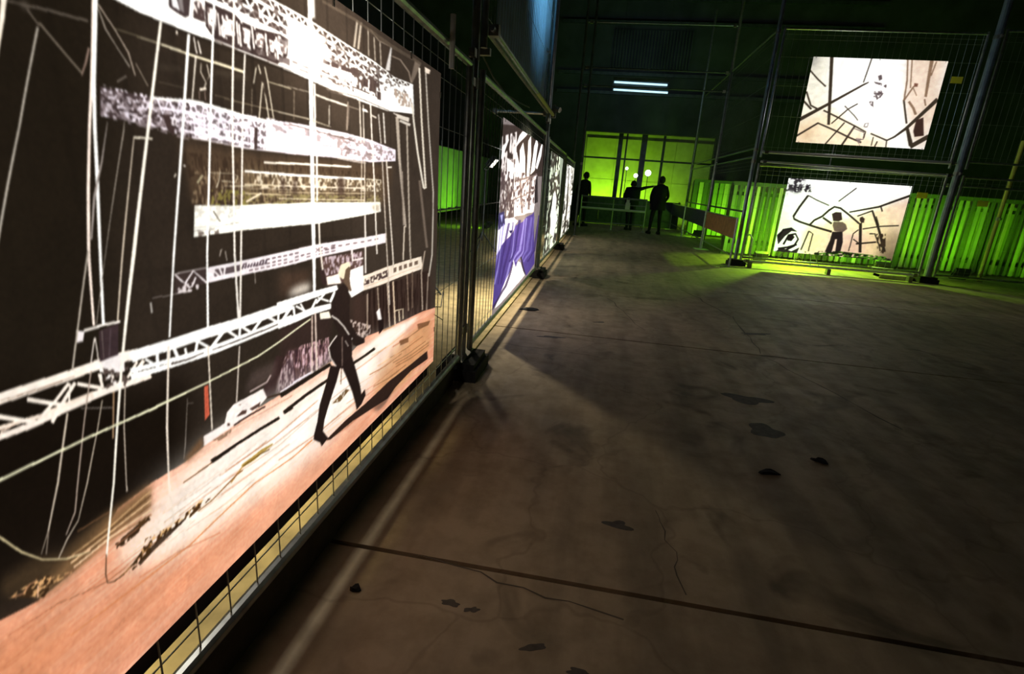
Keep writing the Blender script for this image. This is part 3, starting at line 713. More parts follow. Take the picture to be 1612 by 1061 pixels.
1 60 42 26 1 0.5 8 8 43 652 591 732 599 736 583 664 576
1 58 40 24 1 0.48 14 12 44 498 623 530 632 549 618 550 603 533 591
1 214 164 110 1 0.6 6 4 45 489 630 529 630 549 618 584 597 549 601 528 595
0 196 140 100 1 0 528 627 518 629 507 622 494 628 494 626 508 620 519 627 529 625
0 230 180 140 1 0 528 618 524 599 526 597 530 616
0 178 112 76 0.52 0 548 564 570 560 595 565 594 567 569 562 547 567
0 200 132 96 0.58 0 1485 585 1655 585 1861 589 1854 595 1650 590 1481 590
0 200 132 96 0.35 0 867 490 958 480 1066 478 1064 480 957 482 866 492
0 240 186 152 0.39 0 821 551 906 549 1004 549 1002 552 904 552 820 554
0 178 112 76 0.59 0 461 527 480 524 501 525 501 527 480 526 460 529
0 240 186 152 0.46 0 855 522 961 520 1088 514 1085 518 959 524 853 526
0 160 98 64 0.43 0 1090 548 1184 548 1293 546 1290 549 1182 552 1088 551
0 200 132 96 0.37 0 904 526 973 525 1048 521 1047 523 972 527 904 527
0 240 186 152 0.42 0 531 571 552 566 577 571 577 573 552 568 530 573
0 178 112 76 0.36 0 1331 475 1605 462 1988 440 1982 445 1601 467 1329 479
0 240 186 152 0.5 0 1270 459 1490 440 1781 426 1775 433 1486 445 1267 464
0 160 98 64 0.59 0 958 549 1133 535 1367 545 1365 547 1132 537 957 551
0 178 112 76 0.44 0 938 573 1113 567 1348 577 1344 581 1111 571 936 577
0 178 112 76 0.48 0 720 546 785 546 857 543 856 545 784 548 720 547
0 178 112 76 0.5 0 558 552 593 553 630 551 629 554 592 555 557 554
0 160 98 64 0.32 0 603 527 681 521 775 520 773 523 680 524 603 529
0 178 112 76 0.46 0 974 574 1130 567 1330 577 1328 580 1128 570 973 576
0 178 112 76 0.36 0 420 535 472 531 532 531 531 533 471 533 420 537
0 178 112 76 0.57 0 1526 490 1742 475 2015 471 2011 475 1738 478 1523 493
0 160 98 64 0.36 0 763 580 878 573 1023 584 1022 586 877 575 763 581
0 200 132 96 0.45 0 586 545 620 547 656 544 655 546 620 548 586 547
0 200 132 96 0.46 0 613 552 702 549 811 550 810 551 702 551 613 553
0 240 186 152 0.6 0 729 518 781 511 840 514 839 516 780 513 729 520
0 240 186 152 0.53 0 876 500 989 485 1127 487 1125 490 987 488 875 503
0 160 98 64 0.41 0 810 507 911 495 1034 496 1032 498 910 497 809 509
0 200 132 96 0.39 0 927 554 980 551 1039 553 1037 557 978 554 926 557
0 178 112 76 0.35 0 1429 537 1764 516 2258 525 2251 530 1759 520 1426 540
0 178 112 76 0.53 0 919 572 999 570 1090 573 1088 577 997 573 918 575
0 160 98 64 0.32 0 463 562 488 557 516 562 515 564 487 559 463 564
0 160 98 64 0.49 0 1387 420 1513 402 1660 398 1655 403 1509 408 1384 425
0 160 98 64 0.37 0 1192 550 1373 547 1605 546 1600 551 1370 551 1189 553
0 160 98 64 0.39 0 602 538 696 526 813 532 812 534 695 529 602 540
0 240 186 152 0.31 0 687 525 753 521 829 519 828 522 752 523 687 527
0 240 186 152 0.33 0 763 581 890 581 1051 586 1049 589 888 584 762 584
0 200 132 96 0.34 0 567 599 637 603 720 605 719 608 636 606 566 602
0 240 186 152 0.53 0 445 573 487 574 535 575 535 576 487 575 444 574
0 240 186 152 0.35 0 521 525 591 517 676 518 675 520 590 519 520 527
0 178 112 76 0.52 0 495 560 519 557 546 560 546 562 519 559 494 562
0 178 112 76 0.57 0 799 550 884 551 981 548 980 551 882 553 798 553
0 160 98 64 0.43 0 763 561 823 560 892 561 890 563 823 562 762 563
0 200 132 96 0.3 0 435 569 457 568 481 570 480 571 456 569 435 570
0 200 132 96 0.52 0 547 585 623 584 714 589 713 592 622 587 547 587
0 200 132 96 0.57 0 1261 473 1368 463 1491 460 1489 463 1366 465 1260 476
0 178 112 76 0.47 0 589 545 673 543 774 541 773 544 672 546 588 548
0 178 112 76 0.56 0 1133 493 1349 471 1643 469 1637 475 1345 476 1131 498
0 160 98 64 0.32 0 919 523 1040 517 1187 514 1184 519 1037 522 917 527
0 140 92 58 0.6 0 1968 470 2160 447 2408 434 2398 441 2153 454 1962 476
0 230 180 130 0.6 0 1714 529 1863 513 2052 507 2044 513 1858 518 1710 534
0 230 180 130 0.6 0 1999 382 2199 350 2458 326 2448 334 2191 357 1993 388
0 140 92 58 0.6 0 1739 469 1894 448 2090 437 2082 443 1888 454 1735 474
0 230 180 130 0.6 0 1726 598 1876 587 2064 588 2057 593 1870 592 1722 603
0 140 92 58 0.6 0 1929 570 2112 555 2346 553 2337 560 2105 561 1923 575
0 140 92 58 0.6 0 1705 529 1853 513 2039 507 2032 513 1847 518 1701 534
0 230 180 130 0.6 0 1827 451 1996 427 2211 413 2203 420 1989 434 1822 456
0 230 180 130 0.6 0 2011 493 2211 471 2469 460 2458 467 2203 477 2006 499
0 140 92 58 0.6 0 1933 499 2119 479 2357 469 2348 476 2112 485 1928 505
0 230 180 130 0.6 0 1847 428 2020 403 2240 386 2231 393 2013 409 1842 434
0 140 92 58 0.6 0 1904 531 2084 513 2314 507 2305 513 2077 519 1899 536
0 140 92 58 0.6 0 1964 483 2155 461 2402 449 2392 456 2148 467 1958 489
0 230 180 130 0.6 0 1775 540 1933 525 2134 520 2126 526 1927 530 1770 545
0 206 128 76 0.8 0 558 491 818 466 1035 484 1202 465 1307 465 1303 471 1199 470 1032 488 816 470 557 493
0 150 92 60 0.55 0 478 573 550 562 634 532 745 534 743 537 633 535 549 565 477 575
0 180 112 72 0.6 0 693 489 790 473 905 433 904 437 789 476 693 492
0 110 80 54 1 0 821 614 879 614 908 616 906 619 877 618 820 617
0 150 118 90 0.6 0 976 665 1072 658 1213 648 1211 651 1071 660 975 667
0 34 26 20 1 0 903 614 940 615 984 617 1070 614 1150 608 1144 618 1065 623 980 625 935 625 897 626
0 34 26 20 1 0 1170 612 1214 610 1207 620 1164 621
0 60 44 34 1 0 1100 687 1155 674 1217 669 1214 676 1152 680 1098 692
0 36 28 22 1 0 1170 614 1284 617 1421 615 1413 626 1276 628 1163 625
0 36 28 22 1 0 1161 664 1289 661 1437 659 1427 672 1279 675 1152 678
0 44 36 28 1 0 1585 612 1668 612 1759 614 1746 626 1656 623 1574 624
0 180 140 80 1 0 953 534 998 554 1043 557 1040 561 995 558 950 538
0 168 134 60 0.9 0 994 552 1036 548 1074 551 1114 552 1111 556 1066 563 1028 561 989 562
0 90 64 30 1 0 997 553 1061 551 1099 544 1098 547 1059 554 995 556
1 70 46 24 1 0.46 9 9 46 697 519 718 558 775 544 861 549 888 536 814 528 754 534 709 523
1 236 190 130 1 0.58 7 7 47 699 531 718 558 775 544 861 549 879 538 755 538
0 46 30 18 0.85 0 699 513 734 521 776 526 816 533 814 537 771 536 728 533 695 521
0 140 96 56 1 0 850 527 893 528 973 543 995 543 993 547 970 547 891 531 848 530
1 80 54 30 1 0.5 9 9 48 712 610 731 597 759 591 729 588 708 586
0 150 104 60 1 0 646 521 671 523 730 535 728 538 670 526 645 524
1 64 44 24 1 0.46 9 9 49 670 522 710 541 730 541 727 522 679 515
0 190 176 158 1 0 620 861 585 759 557 691 559 689 588 757 623 859
0 130 118 104 1 0 557 691 542 663 543 662 558 689
0 110 98 86 1 0 558 692 548 658 550 657 560 690
0 252 246 232 1 0 886 1468 834 1296 774 1088 727 918 674 705 638 582 641 579 678 703 732 916 781 1086 840 1296 892 1469
0 110 78 56 1 0 639 586 631 550 632 530 645 522 666 520 665 523 644 526 634 531 634 548 641 584
0 236 222 206 1 0 824 908 797 751 785 637 783 546 787 544 789 635 802 749 828 906
0 170 152 138 1 0 670 913 645 839 615 741 602 696 582 668 583 666 604 694 617 739 647 837 672 912
0 182 168 150 1 0 680 857 663 811 630 732 605 679 582 660 564 638 566 637 584 658 606 677 632 730 665 810 682 856
0 206 190 172 1 0 725 864 711 793 698 690 696 673 699 672 700 689 713 791 727 863
0 240 238 200 1 0 469 805 514 806 658 803 771 798 917 800 1080 805 1172 815 1331 835 1327 839 1169 819 1078 809 915 804 769 803 657 807 514 810 468 809
0 198 182 140 1 0 475 769 497 724 517 685 542 652 577 625 613 611 613 613 577 628 543 654 519 687 499 726 477 771
0 248 238 232 1 0 949 690 959 712 982 722 1087 719 1100 690 1064 678 976 671 884 666 886 688 943 689
0 80 58 50 1 0 986 688 1008 695 1023 690 1020 682
0 80 58 50 1 0 1033 688 1063 688 1075 690 1069 679 1041 680
0 80 58 50 1 0 956 687 965 682 964 676 957 679
0 80 58 50 1 0 994 715 1006 712 1004 710
0 60 44 38 1 0 978 669 1029 670 1093 667 1090 672 1026 675 975 674
1 150 118 96 1 0.5 8 6 50 906 667 967 667 970 656 908 657
0 120 84 54 0.8 3 831 665 881 689 883 665 835 654
0 46 32 26 1 0 1384 427 1514 434 1668 431 1892 436 2154 421 2379 414 2393 368 2155 389 1964 382 1878 365 1713 388 1572 407 1409 415
0 30 22 20 0.5 3 1725 385 1892 374 1964 379 1851 348 1780 350
0 255 253 248 1 0 1570 941 1658 944 1660 857 1575 849 1555 873
0 228 218 188 1 0 1492 942 1513 967 1561 969 1572 954 1549 938 1524 918 1504 928
0 96 76 60 1 0 1539 947 1561 954 1571 943 1562 925 1569 891 1577 871 1563 872 1539 897 1524 909
0 40 30 26 1 0 1523 904 1476 888 1445 846 1446 818 1470 780 1489 746 1565 725 1581 684 1607 672 1666 667 1667 682 1609 713 1578 752 1558 768 1564 845 1550 888
0 225 215 205 1 0 1445 816 1481 795 1519 763 1572 705 1580 705 1526 764 1487 797 1450 819
0 38 28 25 1 0 1427 722 1456 739 1479 747 1571 723 1574 653 1537 621 1502 626 1463 644 1432 687
0 226 214 204 1 0 1473 748 1440 735 1419 723 1429 685 1463 646 1469 646 1436 684 1426 720 1446 731 1479 744
0 120 100 90 1 0 1507 734 1502 635 1508 632 1513 733
0 200 186 176 1 0 1526 715 1547 688 1552 688 1530 715
0 36 26 23 1 0 1431 662 1492 634 1463 593 1408 534 1380 500 1367 466 1397 428 1356 419 1346 438 1311 465 1314 479 1337 513 1354 558 1398 612
0 36 26 23 1 0 1505 629 1568 656 1604 578 1630 516 1639 480 1665 490 1673 464 1638 442 1599 436 1592 463 1569 518 1533 582
0 96 70 52 1 0 1497 628 1490 575 1495 573 1502 626
1 110 84 54 1 0.45 8 8 51 1431 532 1526 545 1549 533 1483 517
0 236 230 226 1 0 1763 757 1795 765 1815 714 1779 723
0 34 24 22 1 0 1782 722 1834 712 1831 674 1789 664
0 252 245 225 1 0 1379 842 1432 835 1445 811 1381 823
0 190 150 110 1 0 1831 665 1952 655 1947 661 1826 671
0 220 200 170 1 0 1957 714 2044 703 2043 660 2057 657 2054 704 1954 720
0 220 200 170 1 0 1994 708 2002 660 2016 657 2008 705
0 110 72 46 0.8 0 2004 576 2118 559 2119 537 2018 551
0 110 72 46 0.8 0 2226 592 2411 563 2385 546 2244 562
'''
PRINTS['sails'] = '''
0 58 48 44 1 0 3910 1631 6844 1904 6873 1337 4027 1280
1 225 215 212 1 0.47 60 60 52 3952 1548 4651 1652 4839 1004 3995 926
1 90 74 70 1 0.55 40 60 53 3970 1344 4744 1449 4884 902 3995 926
0 252 248 246 1 0 4712 1294 4633 1473 4723 1494 4961 1396 5061 1284
0 252 248 246 1 0 5038 1284 4901 1520 5043 1597 5203 1473 5271 1296
0 252 248 246 1 0 5420 1308 5368 1636 5523 1697 5661 1515 5650 1290
0 252 248 246 1 0 5714 1329 5808 1616 5981 1717 6139 1659 5986 1388
0 252 248 246 1 0 6070 1410 6392 1657 6570 1728 6501 1561 6281 1403
0 252 248 246 1 0 4614 1517 4812 1637 4974 1686 5330 1703 4793 1567
0 252 248 246 1 0 3990 1390 4067 1493 4320 1566 4127 1430
0 252 248 246 1 0 4290 1425 4551 1395 4579 1261 4344 1286
0 232 222 222 1 0 4637 1238 6313 1357 6435 1073 6212 930 4762 942
1 80 66 66 1 0.56 55 30 54 4014 1319 6313 1357 6410 1030 4052 979
0 86 72 70 0.8 0 4031 1071 4921 1095 6345 1172 6272 1188 4883 1108 4010 1083
0 86 72 70 0.8 0 4017 1236 4453 1138 4584 919 4665 915 4525 1141 4065 1243
0 86 72 70 0.8 0 5000 1266 5210 954 5313 950 5093 1268
0 86 72 70 0.8 0 5689 1295 5731 970 5856 964 5810 1296
0 86 72 70 0.8 0 4748 1241 6348 1339 6292 1354 4717 1253
0 86 72 70 0.8 0 5219 1221 5932 1312 5844 1323 5151 1231
0 46 40 40 1 0 6167 1262 6355 1348 6541 1027 6262 1013
0 238 232 240 1 0 3986 954 4762 942 5112 888 4000 670 3890 684
0 60 54 90 1 0 3983 1010 4345 1008 4420 898 4038 881
0 150 150 205 1 0 4108 990 4301 988 4266 923
0 72 58 120 1 0 3940 678 4629 784 5016 851 6315 930 6717 253 5990 212 5603 345 5367 506 5239 490 5160 430 4952 546 4516 340 3995 240
0 128 120 182 0.75 0 4164 916 4058 722 3854 492 3913 479 4122 713 4231 910
0 128 120 182 0.75 0 4328 913 4219 704 4002 466 4066 452 4288 694 4400 906
0 54 40 92 0.75 0 4505 909 4393 685 4162 438 4231 423 4468 674 4583 903
0 54 40 92 0.75 0 4697 906 4581 663 4335 407 4409 391 4663 652 4781 899
0 128 120 182 0.75 0 4904 902 4786 640 4522 374 4602 357 4875 628 4997 894
0 44 34 82 0.75 0 5131 897 5010 615 4646 558 4720 541 5106 601 5231 890
0 128 120 182 0.75 0 5378 892 5254 588 4857 530 4939 511 5360 572 5488 884
0 128 120 182 0.75 0 5649 887 5523 557 5089 499 5178 479 5640 540 5771 879
0 104 92 160 0.75 0 5949 881 5820 524 5343 465 5441 444 5950 505 6083 872
0 104 92 160 0.75 0 6280 875 6151 486 5623 428 5732 404 6296 466 6430 865
0 54 40 92 0.75 0 6650 868 6520 445 5933 387 6054 361 6683 422 6818 857
0 40 34 70 1 0 4559 842 4760 826 4620 808
0 42 36 40 0.8 0 5603 345 5353 508 5443 506 5990 212
0 246 242 248 1 0 4981 528 5162 426 5256 478 5397 444 5855 240 4378 226 4130 240
0 50 38 64 0.8 0 3942 233 4657 328 5001 504 4886 525 4560 353 3874 257
'''
PRINTS['branches'] = '''
0 214 226 200 1 0 7148 1671 9066 1797 10618 102 7810 151
1 50 48 40 1 0.56 160 90 55 7148 1671 9066 1797 10618 102 7810 151
1 70 66 58 1 0.6 300 50 56 7148 1671 9066 1797 10618 102 7810 151
0 250 248 244 1 0 8212 878 8798 1156 9715 652 9264 350 8494 570
0 36 36 30 1 0 7976 273 8316 872 8583 1253 8633 1636 8417 1627 8367 1254 8110 883 7782 298
'''
PRINTS['birch'] = '''
0 250 248 236 1 0 10114 1656 13030 1787 15213 -96 11506 52
1 50 48 40 1 0.56 160 90 57 10114 1656 13030 1787 15213 -96 11506 52
1 70 66 58 1 0.6 300 50 58 10114 1656 13030 1787 15213 -96 11506 52
0 252 250 246 0.6 0 10699 1600 12474 1667 13929 338 11710 609
0 60 56 50 1 0 12288 149 12328 861 11829 1603 11526 1594 11992 871 11949 180
'''
PRINTS['yard'] = '''
0 255 254 252 1 0 3215 3654 5314 3658 5317 2213 3242 2256
0 246 226 190 0.9 16 3260 2257 3238 2712 3654 2875 4230 2547 4736 2360 4737 2215
0 244 236 214 0.8 12 3242 2604 3245 3638 3517 3638 3672 2875
0 222 190 164 0.75 12 4719 3638 5319 3642 5341 2954 5325 2250 5126 2346 4825 3033
0 236 214 196 0.8 10 4863 3476 5038 3449 5193 2808 5023 2870
0 150 146 140 0.8 10 3236 3637 3376 3642 3308 3469 3259 3433
0 214 170 130 0.6 14 3260 2257 3258 2532 3560 2566 3497 2271
0 58 48 38 1 0 3513 3648 3613 3102 3708 2575 3753 2575 3664 3102 3569 3647
0 58 48 38 1 0 4208 3280 4128 3238 3650 2928 3201 2646 3240 2596 3678 2893 4146 3216 4218 3266
0 58 48 38 1 0 4163 3655 4120 3264 4138 3259 4181 3650
0 58 48 38 1 0 3230 3415 3395 3275 3544 3167 3557 3186 3409 3293 3246 3432
0 58 48 38 1 0 3244 3081 3365 2862 3501 2801 3510 2828 3387 2879 3271 3091
0 58 48 38 1 0 3224 2932 3389 2797 3408 2821 3243 2955
0 58 48 38 1 0 3233 2335 3559 2579 3885 2462 4084 2382 4318 2304 4323 2331 4090 2409 3891 2488 3550 2607 3213 2359
0 58 48 38 1 0 3595 2789 4148 2567 4342 2483 4325 2395 4352 2387 4358 2499 4154 2591 3602 2813
0 58 48 38 1 0 4139 2578 3999 2253 4028 2237 4168 2562
0 58 48 38 1 0 4114 2939 3976 2844 3763 2602 3779 2588 3991 2830 4127 2924
0 58 48 38 1 0 3970 2630 3731 2255 3750 2241 3989 2617
0 58 48 38 1 0 4433 2458 4717 2360 4833 2425 4995 2571 5356 3035 5304 3077 4957 2603 4812 2448 4714 2386 4437 2480
0 58 48 38 1 0 4805 3022 4943 2654 4972 2659 4833 3027
0 58 48 38 1 0 4961 2581 5084 2299 5151 2320 5007 2594
0 58 48 38 1 0 5129 2262 5375 2446 5327 2503 5081 2320
0 58 48 38 1 0 4705 2377 4721 2242 4740 2241 4724 2376
0 58 48 38 1 0 4500 2272 4500 2416 4484 2419 4484 2275
0 58 48 38 1 0 4560 2254 4582 2346 4560 2355 4538 2263
0 58 48 38 1 0 3914 2881 4109 2732 4177 2665 4188 2675 4118 2743 3923 2893
0 116 88 66 0.85 0 4707 3638 4780 3323 4813 3017 4839 3015 4806 3322 4732 3638
0 116 88 66 0.85 0 4776 3640 4864 3207 4884 3206 4796 3640
0 116 88 66 0.85 0 5055 3655 5081 3388 5117 3084 5157 3079 5131 3382 5114 3646
0 116 88 66 0.85 0 5149 3623 5125 3406 5145 3400 5169 3617
0 116 88 66 0.85 0 4835 3001 4923 3218 4977 3260 4959 3280 4901 3232 4812 3013
0 116 88 66 0.85 0 4889 2991 4982 2893 5044 2794 5078 2810 5012 2913 4915 3014
0 116 88 66 0.85 0 4910 3205 4992 3089 5004 3096 4923 3212
0 116 88 66 0.85 0 5118 3044 5162 2943 5185 2948 5141 3050
0 60 40 34 1 0 5089 2716 5188 2765 5271 2479 5132 2453 5092 2540
0 120 80 64 1 0 4913 3285 4974 3279 4971 3228 4918 3234
0 84 70 72 0.95 0 4325 3380 4382 3391 4408 3324 4363 3296
0 84 70 72 0.95 0 4279 3284 4414 3264 4424 3222 4322 3252
0 84 70 72 0.95 0 4452 3249 4497 3242 4501 3191 4456 3198
0 84 70 72 0.95 0 4326 3132 4433 3154 4480 3104 4445 3033 4338 3046
0 84 70 72 0.95 0 4372 3047 4441 3051 4402 2997
0 84 70 72 0.95 0 4286 2974 4353 2986 4378 2882 4316 2923
1 255 252 250 1 0.66 20 20 59 4255 3386 4459 3394 4536 2881 4311 2870
0 84 70 72 1 0 4311 2567 4314 2618 4355 2631 4352 2576 4303 2575 4306 2563 4362 2567 4364 2638 4304 2627 4298 2571
0 84 70 72 1 0 4090 2409 4145 2536 4322 2476 4336 2378 4256 2358 4262 2344 4349 2369 4330 2486 4139 2549 4076 2417
0 130 112 110 0.8 0 4215 2384 4305 2380 4292 2289 4245 2332
'''
PRINTS['field'] = '''
0 254 252 252 1 0 3172 1656 5302 1686 5342 249 3291 258
0 232 196 172 0.9 10 3724 792 4569 1100 5336 1473 5330 734 5314 271 3735 299
0 214 166 138 0.5 16 4457 610 5261 919 5314 271 4423 361
0 86 66 56 0.85 18 5112 715 5292 969 5320 246 5047 246
0 210 196 200 0.7 12 3240 1213 3484 821 3282 657 3197 847
0 34 28 34 0.9 4 3224 1648 3538 1658 3502 1398 3310 1431 3243 1308
1 240 238 240 1 0.52 40 40 60 3224 1648 3583 1661 3690 1482 3248 1285
1 40 34 40 1 0.5 30 30 61 3382 1530 3647 1572 3700 1436 3406 1415
0 40 34 36 1 0 3268 631 3358 750 3490 792 3610 722 3504 725 3408 618 3322 462
0 40 34 36 1 0 3311 336 3378 417 3580 360 3704 446 3681 331 3319 299
0 30 24 26 1 0 3452 634 3526 678 3584 621 3542 543 3470 549
0 28 22 24 1 0 3313 576 3372 724 3500 756 3488 790 3348 751 3281 593
0 28 22 24 1 0 3431 463 3486 637 3580 666 3633 590 3592 474 3471 391 3492 361 3620 450 3666 589 3586 699 3459 661 3399 478
0 28 22 24 1 0 3342 371 3502 411 3655 474 3639 507 3488 444 3331 405
0 40 32 28 1 0 3640 1383 3535 1174 3466 997 3496 930 3604 887 3899 813 4190 752 4192 788 3902 849 3609 921 3514 959 3501 985 3568 1155 3672 1364
0 40 32 28 1 0 3654 1366 3818 1295 4041 1217 4044 1234 3822 1311 3658 1382
0 40 32 28 1 0 3796 834 3864 935 3984 1016 4073 1131 4143 1193 4238 1178 4407 1074 4609 936 4623 963 4421 1101 4247 1208 4130 1225 4048 1156 3960 1042 3840 961 3768 856
0 40 32 28 1 0 4189 1300 4433 1550 4420 1563 4176 1313
0 40 32 28 1 0 4408 1123 4871 1249 5341 1478 5320 1512 4856 1278 4398 1146
0 40 32 28 1 0 4886 1262 4928 1184 4948 1192 4906 1270
0 40 32 28 1 0 3982 991 4152 897 4165 928 3995 1022
0 40 32 28 1 0 4611 961 4725 439 4774 442 4659 964
0 40 32 28 1 0 4698 850 4972 920 5273 957 5267 977 4965 940 4690 870
0 40 32 28 1 0 4649 576 4975 636 4966 664 4640 604
0 40 32 28 1 0 4756 1192 4943 862 5119 491 5167 509 4979 878 4781 1204
0 40 32 28 1 0 4558 1066 4777 1177 4766 1196 4547 1084
0 40 32 28 1 0 3749 395 3814 746 3791 754 3726 403
0 40 32 28 1 0 3799 741 3871 707 3859 388 3880 384 3891 708 3806 759
0 40 32 28 1 0 4561 445 4567 761 4637 836 4623 850 4549 768 4544 449
0 40 32 28 1 0 4827 775 4906 786 5015 606 5066 491 5087 497 5035 616 4919 803 4821 799
0 40 32 28 1 0 4852 1096 4936 937 4951 943 4867 1102
0 40 32 28 1 0 4577 661 4683 597 4691 615 4584 678
0 50 36 36 1 0 4120 1084 4179 1122 4275 1120 4317 997 4262 961 4170 961
0 96 76 72 1 0 4178 950 4331 957 4397 920 4440 839 4372 778 4229 785 4180 878
0 36 28 28 1 0 4200 771 4371 785 4417 607 4419 396 4333 388 4307 646 4279 644 4270 382 4154 401 4194 612
0 52 38 36 1 0 4602 1055 4641 1077 4687 1038 4689 972 4646 964 4610 1004
1 50 36 30 1 0.5 30 50 62 4934 796 5088 809 5177 454 5038 466
1 70 110 30 1 0.4 40 26 63 4027 363 4406 434 5189 406 5314 271 4017 299
1 24 30 16 1 0.52 50 26 64 3812 381 4406 434 5283 391 5314 271 3833 283
'''

def lin(c): return np.where(c <= .04045, c / 12.92, ((c + .055) / 1.055) ** 2.4)
def vnoise(U, V, su, sv, seed):
    rs = np.random.RandomState(seed); out = 0; amp = 1; tot = 0
    for k in range(2):
        T = rs.rand(64, 64); a = U / su * 2 ** k; b = V / sv * 2 ** k
        ia = np.floor(a).astype(int); ib = np.floor(b).astype(int); fa = a - ia; fb = b - ib; fa = fa * fa * (3 - 2 * fa); fb = fb * fb * (3 - 2 * fb)
        g = lambda i, j: T[(ia + i) % 64, (ib + j) % 64]
        out = out + amp * ((g(0, 0) * (1 - fa) + g(1, 0) * fa) * (1 - fb) + (g(0, 1) * (1 - fa) + g(1, 1) * fa) * fb); tot += amp; amp *= .5
    return out / tot
def blur2(a, r):
    for ax in (0, 1):
        for _ in range(2):
            p = np.cumsum(np.concatenate([np.repeat(np.take(a, [0], ax), r + 1, ax), a, np.repeat(np.take(a, [-1], ax), r, ax)], ax), ax)
            n = a.shape[ax]; a = (np.take(p, range(2 * r + 1, 2 * r + 1 + n), ax) - np.take(p, range(0, n), ax)) / (2 * r + 1)
    return a
def paint(text, ug, vg, ground):
    # ug, vg: sheet coordinates (mm) of the columns and rows; every mark is drawn at twice that resolution
    C2, R2 = len(ug) * 2, len(vg) * 2
    uf = np.interp(np.linspace(0, len(ug) - 1, C2), np.arange(len(ug)), ug); vf = np.linspace(vg[0], vg[-1], R2)
    du = np.gradient(uf)
    img = np.empty((R2, C2, 3)); img[:] = np.array(ground) / 255
    for line in text.strip().splitlines():
        t = [float(w) for w in line.split()]; col = np.array(t[1:4]) / 255; al = t[4]
        k = 9 if t[0] else 6
        q = np.array(t[k:]).reshape(-1, 2)
        bl = 0 if t[0] else int(round(t[5] * 2))
        c = np.interp(q[:, 0], uf, np.arange(C2)); 
        lo = q[:, 0] < uf[0]; c[lo] = (q[lo, 0] - uf[0]) / du[0]; hi = q[:, 0] > uf[-1]; c[hi] = C2 - 1 + (q[hi, 0] - uf[-1]) / du[-1]
        r = (q[:, 1] - vf[0]) / (vf[-1] - vf[0]) * (R2 - 1)
        r0, r1 = max(0, int(math.floor(r.min())) - 2 * bl), min(R2, int(math.ceil(r.max())) + 1 + 2 * bl)
        c0, c1 = max(0, int(math.floor(c.min())) - 2 * bl), min(C2, int(math.ceil(c.max())) + 1 + 2 * bl)
        if r1 <= r0 or c1 <= c0: continue
        H, Wd = r1 - r0, c1 - c0; acc = np.zeros((H, Wd + 1), np.int32); rows = np.arange(r0, r1) + .001
        for a in range(len(q)):
            b = (a + 1) % len(q); ra, rb, ca, cb = r[a], r[b], c[a], c[b]
            if ra == rb: continue
            msk = (rows >= min(ra, rb)) & (rows < max(ra, rb)); idx = np.nonzero(msk)[0]
            if not len(idx): continue
            xc = ca + (rows[idx] - ra) * (cb - ca) / (rb - ra)
            np.add.at(acc, (idx, np.clip(np.ceil(xc - c0).astype(int), 0, Wd)), 1)
        A = (np.cumsum(acc, 1)[:, :Wd] & 1).astype(float)
        if bl: A = blur2(A, bl)
        if t[0]:
            thr, su, sv, seed = t[5], t[6], t[7], int(t[8])
            U, V = np.meshgrid(uf[c0:c1], vf[r0:r1]); n = vnoise(U, V, su, sv, seed); A = A * np.clip((n - thr) / .05 + .5, 0, 1)
        A = (A * al)[..., None]; s = img[r0:r1, c0:c1]; s += (col - s) * A
    img = img.reshape(len(vg), 2, len(ug), 2, 3).mean((1, 3))
    U, V = np.meshgrid(ug, vg); img *= (1 + .16 * (vnoise(U, V, 5, 5, 91) - .5) + .14 * (vnoise(U, V, 60, 45, 92) - .5))[..., None]
    for ax in (0, 1):
        e = np.concatenate([np.take(img, [0], ax), img, np.take(img, [-1], ax)], ax); n = img.shape[ax]; img = .25 * np.take(e, range(n), ax) + .5 * np.take(e, range(1, n + 1), ax) + .25 * np.take(e, range(2, n + 2), ax)
    return lin(np.clip(img, 0, 1))
def print_mat(name, emit, trans, diff=.12):
    m = bpy.data.materials.new(name); m.use_nodes = True; nt = m.node_tree; nt.nodes.clear(); N = nt.nodes.new; L = nt.links.new
    at = N('ShaderNodeAttribute'); at.attribute_name = 'print'
    tr = N('ShaderNodeBsdfTranslucent'); df = N('ShaderNodeBsdfDiffuse'); em = N('ShaderNodeEmission'); em.inputs[1].default_value = emit
    sc = N('ShaderNodeVectorMath'); sc.operation = 'SCALE'; sc.inputs[3].default_value = trans; L(at.outputs['Color'], sc.inputs[0]); L(sc.outputs[0], tr.inputs[0])
    s2 = N('ShaderNodeVectorMath'); s2.operation = 'SCALE'; s2.inputs[3].default_value = diff; L(at.outputs['Color'], s2.inputs[0]); L(s2.outputs[0], df.inputs[0])
    L(at.outputs['Color'], em.inputs[0]); a1 = N('ShaderNodeAddShader'); a2 = N('ShaderNodeAddShader'); out = N('ShaderNodeOutputMaterial')
    L(tr.outputs[0], a1.inputs[0]); L(df.outputs[0], a1.inputs[1]); L(a1.outputs[0], a2.inputs[0]); L(em.outputs[0], a2.inputs[1]); L(a2.outputs[0], out.inputs[0])
    m.cycles.emission_sampling = 'NONE'; MATS[name] = m
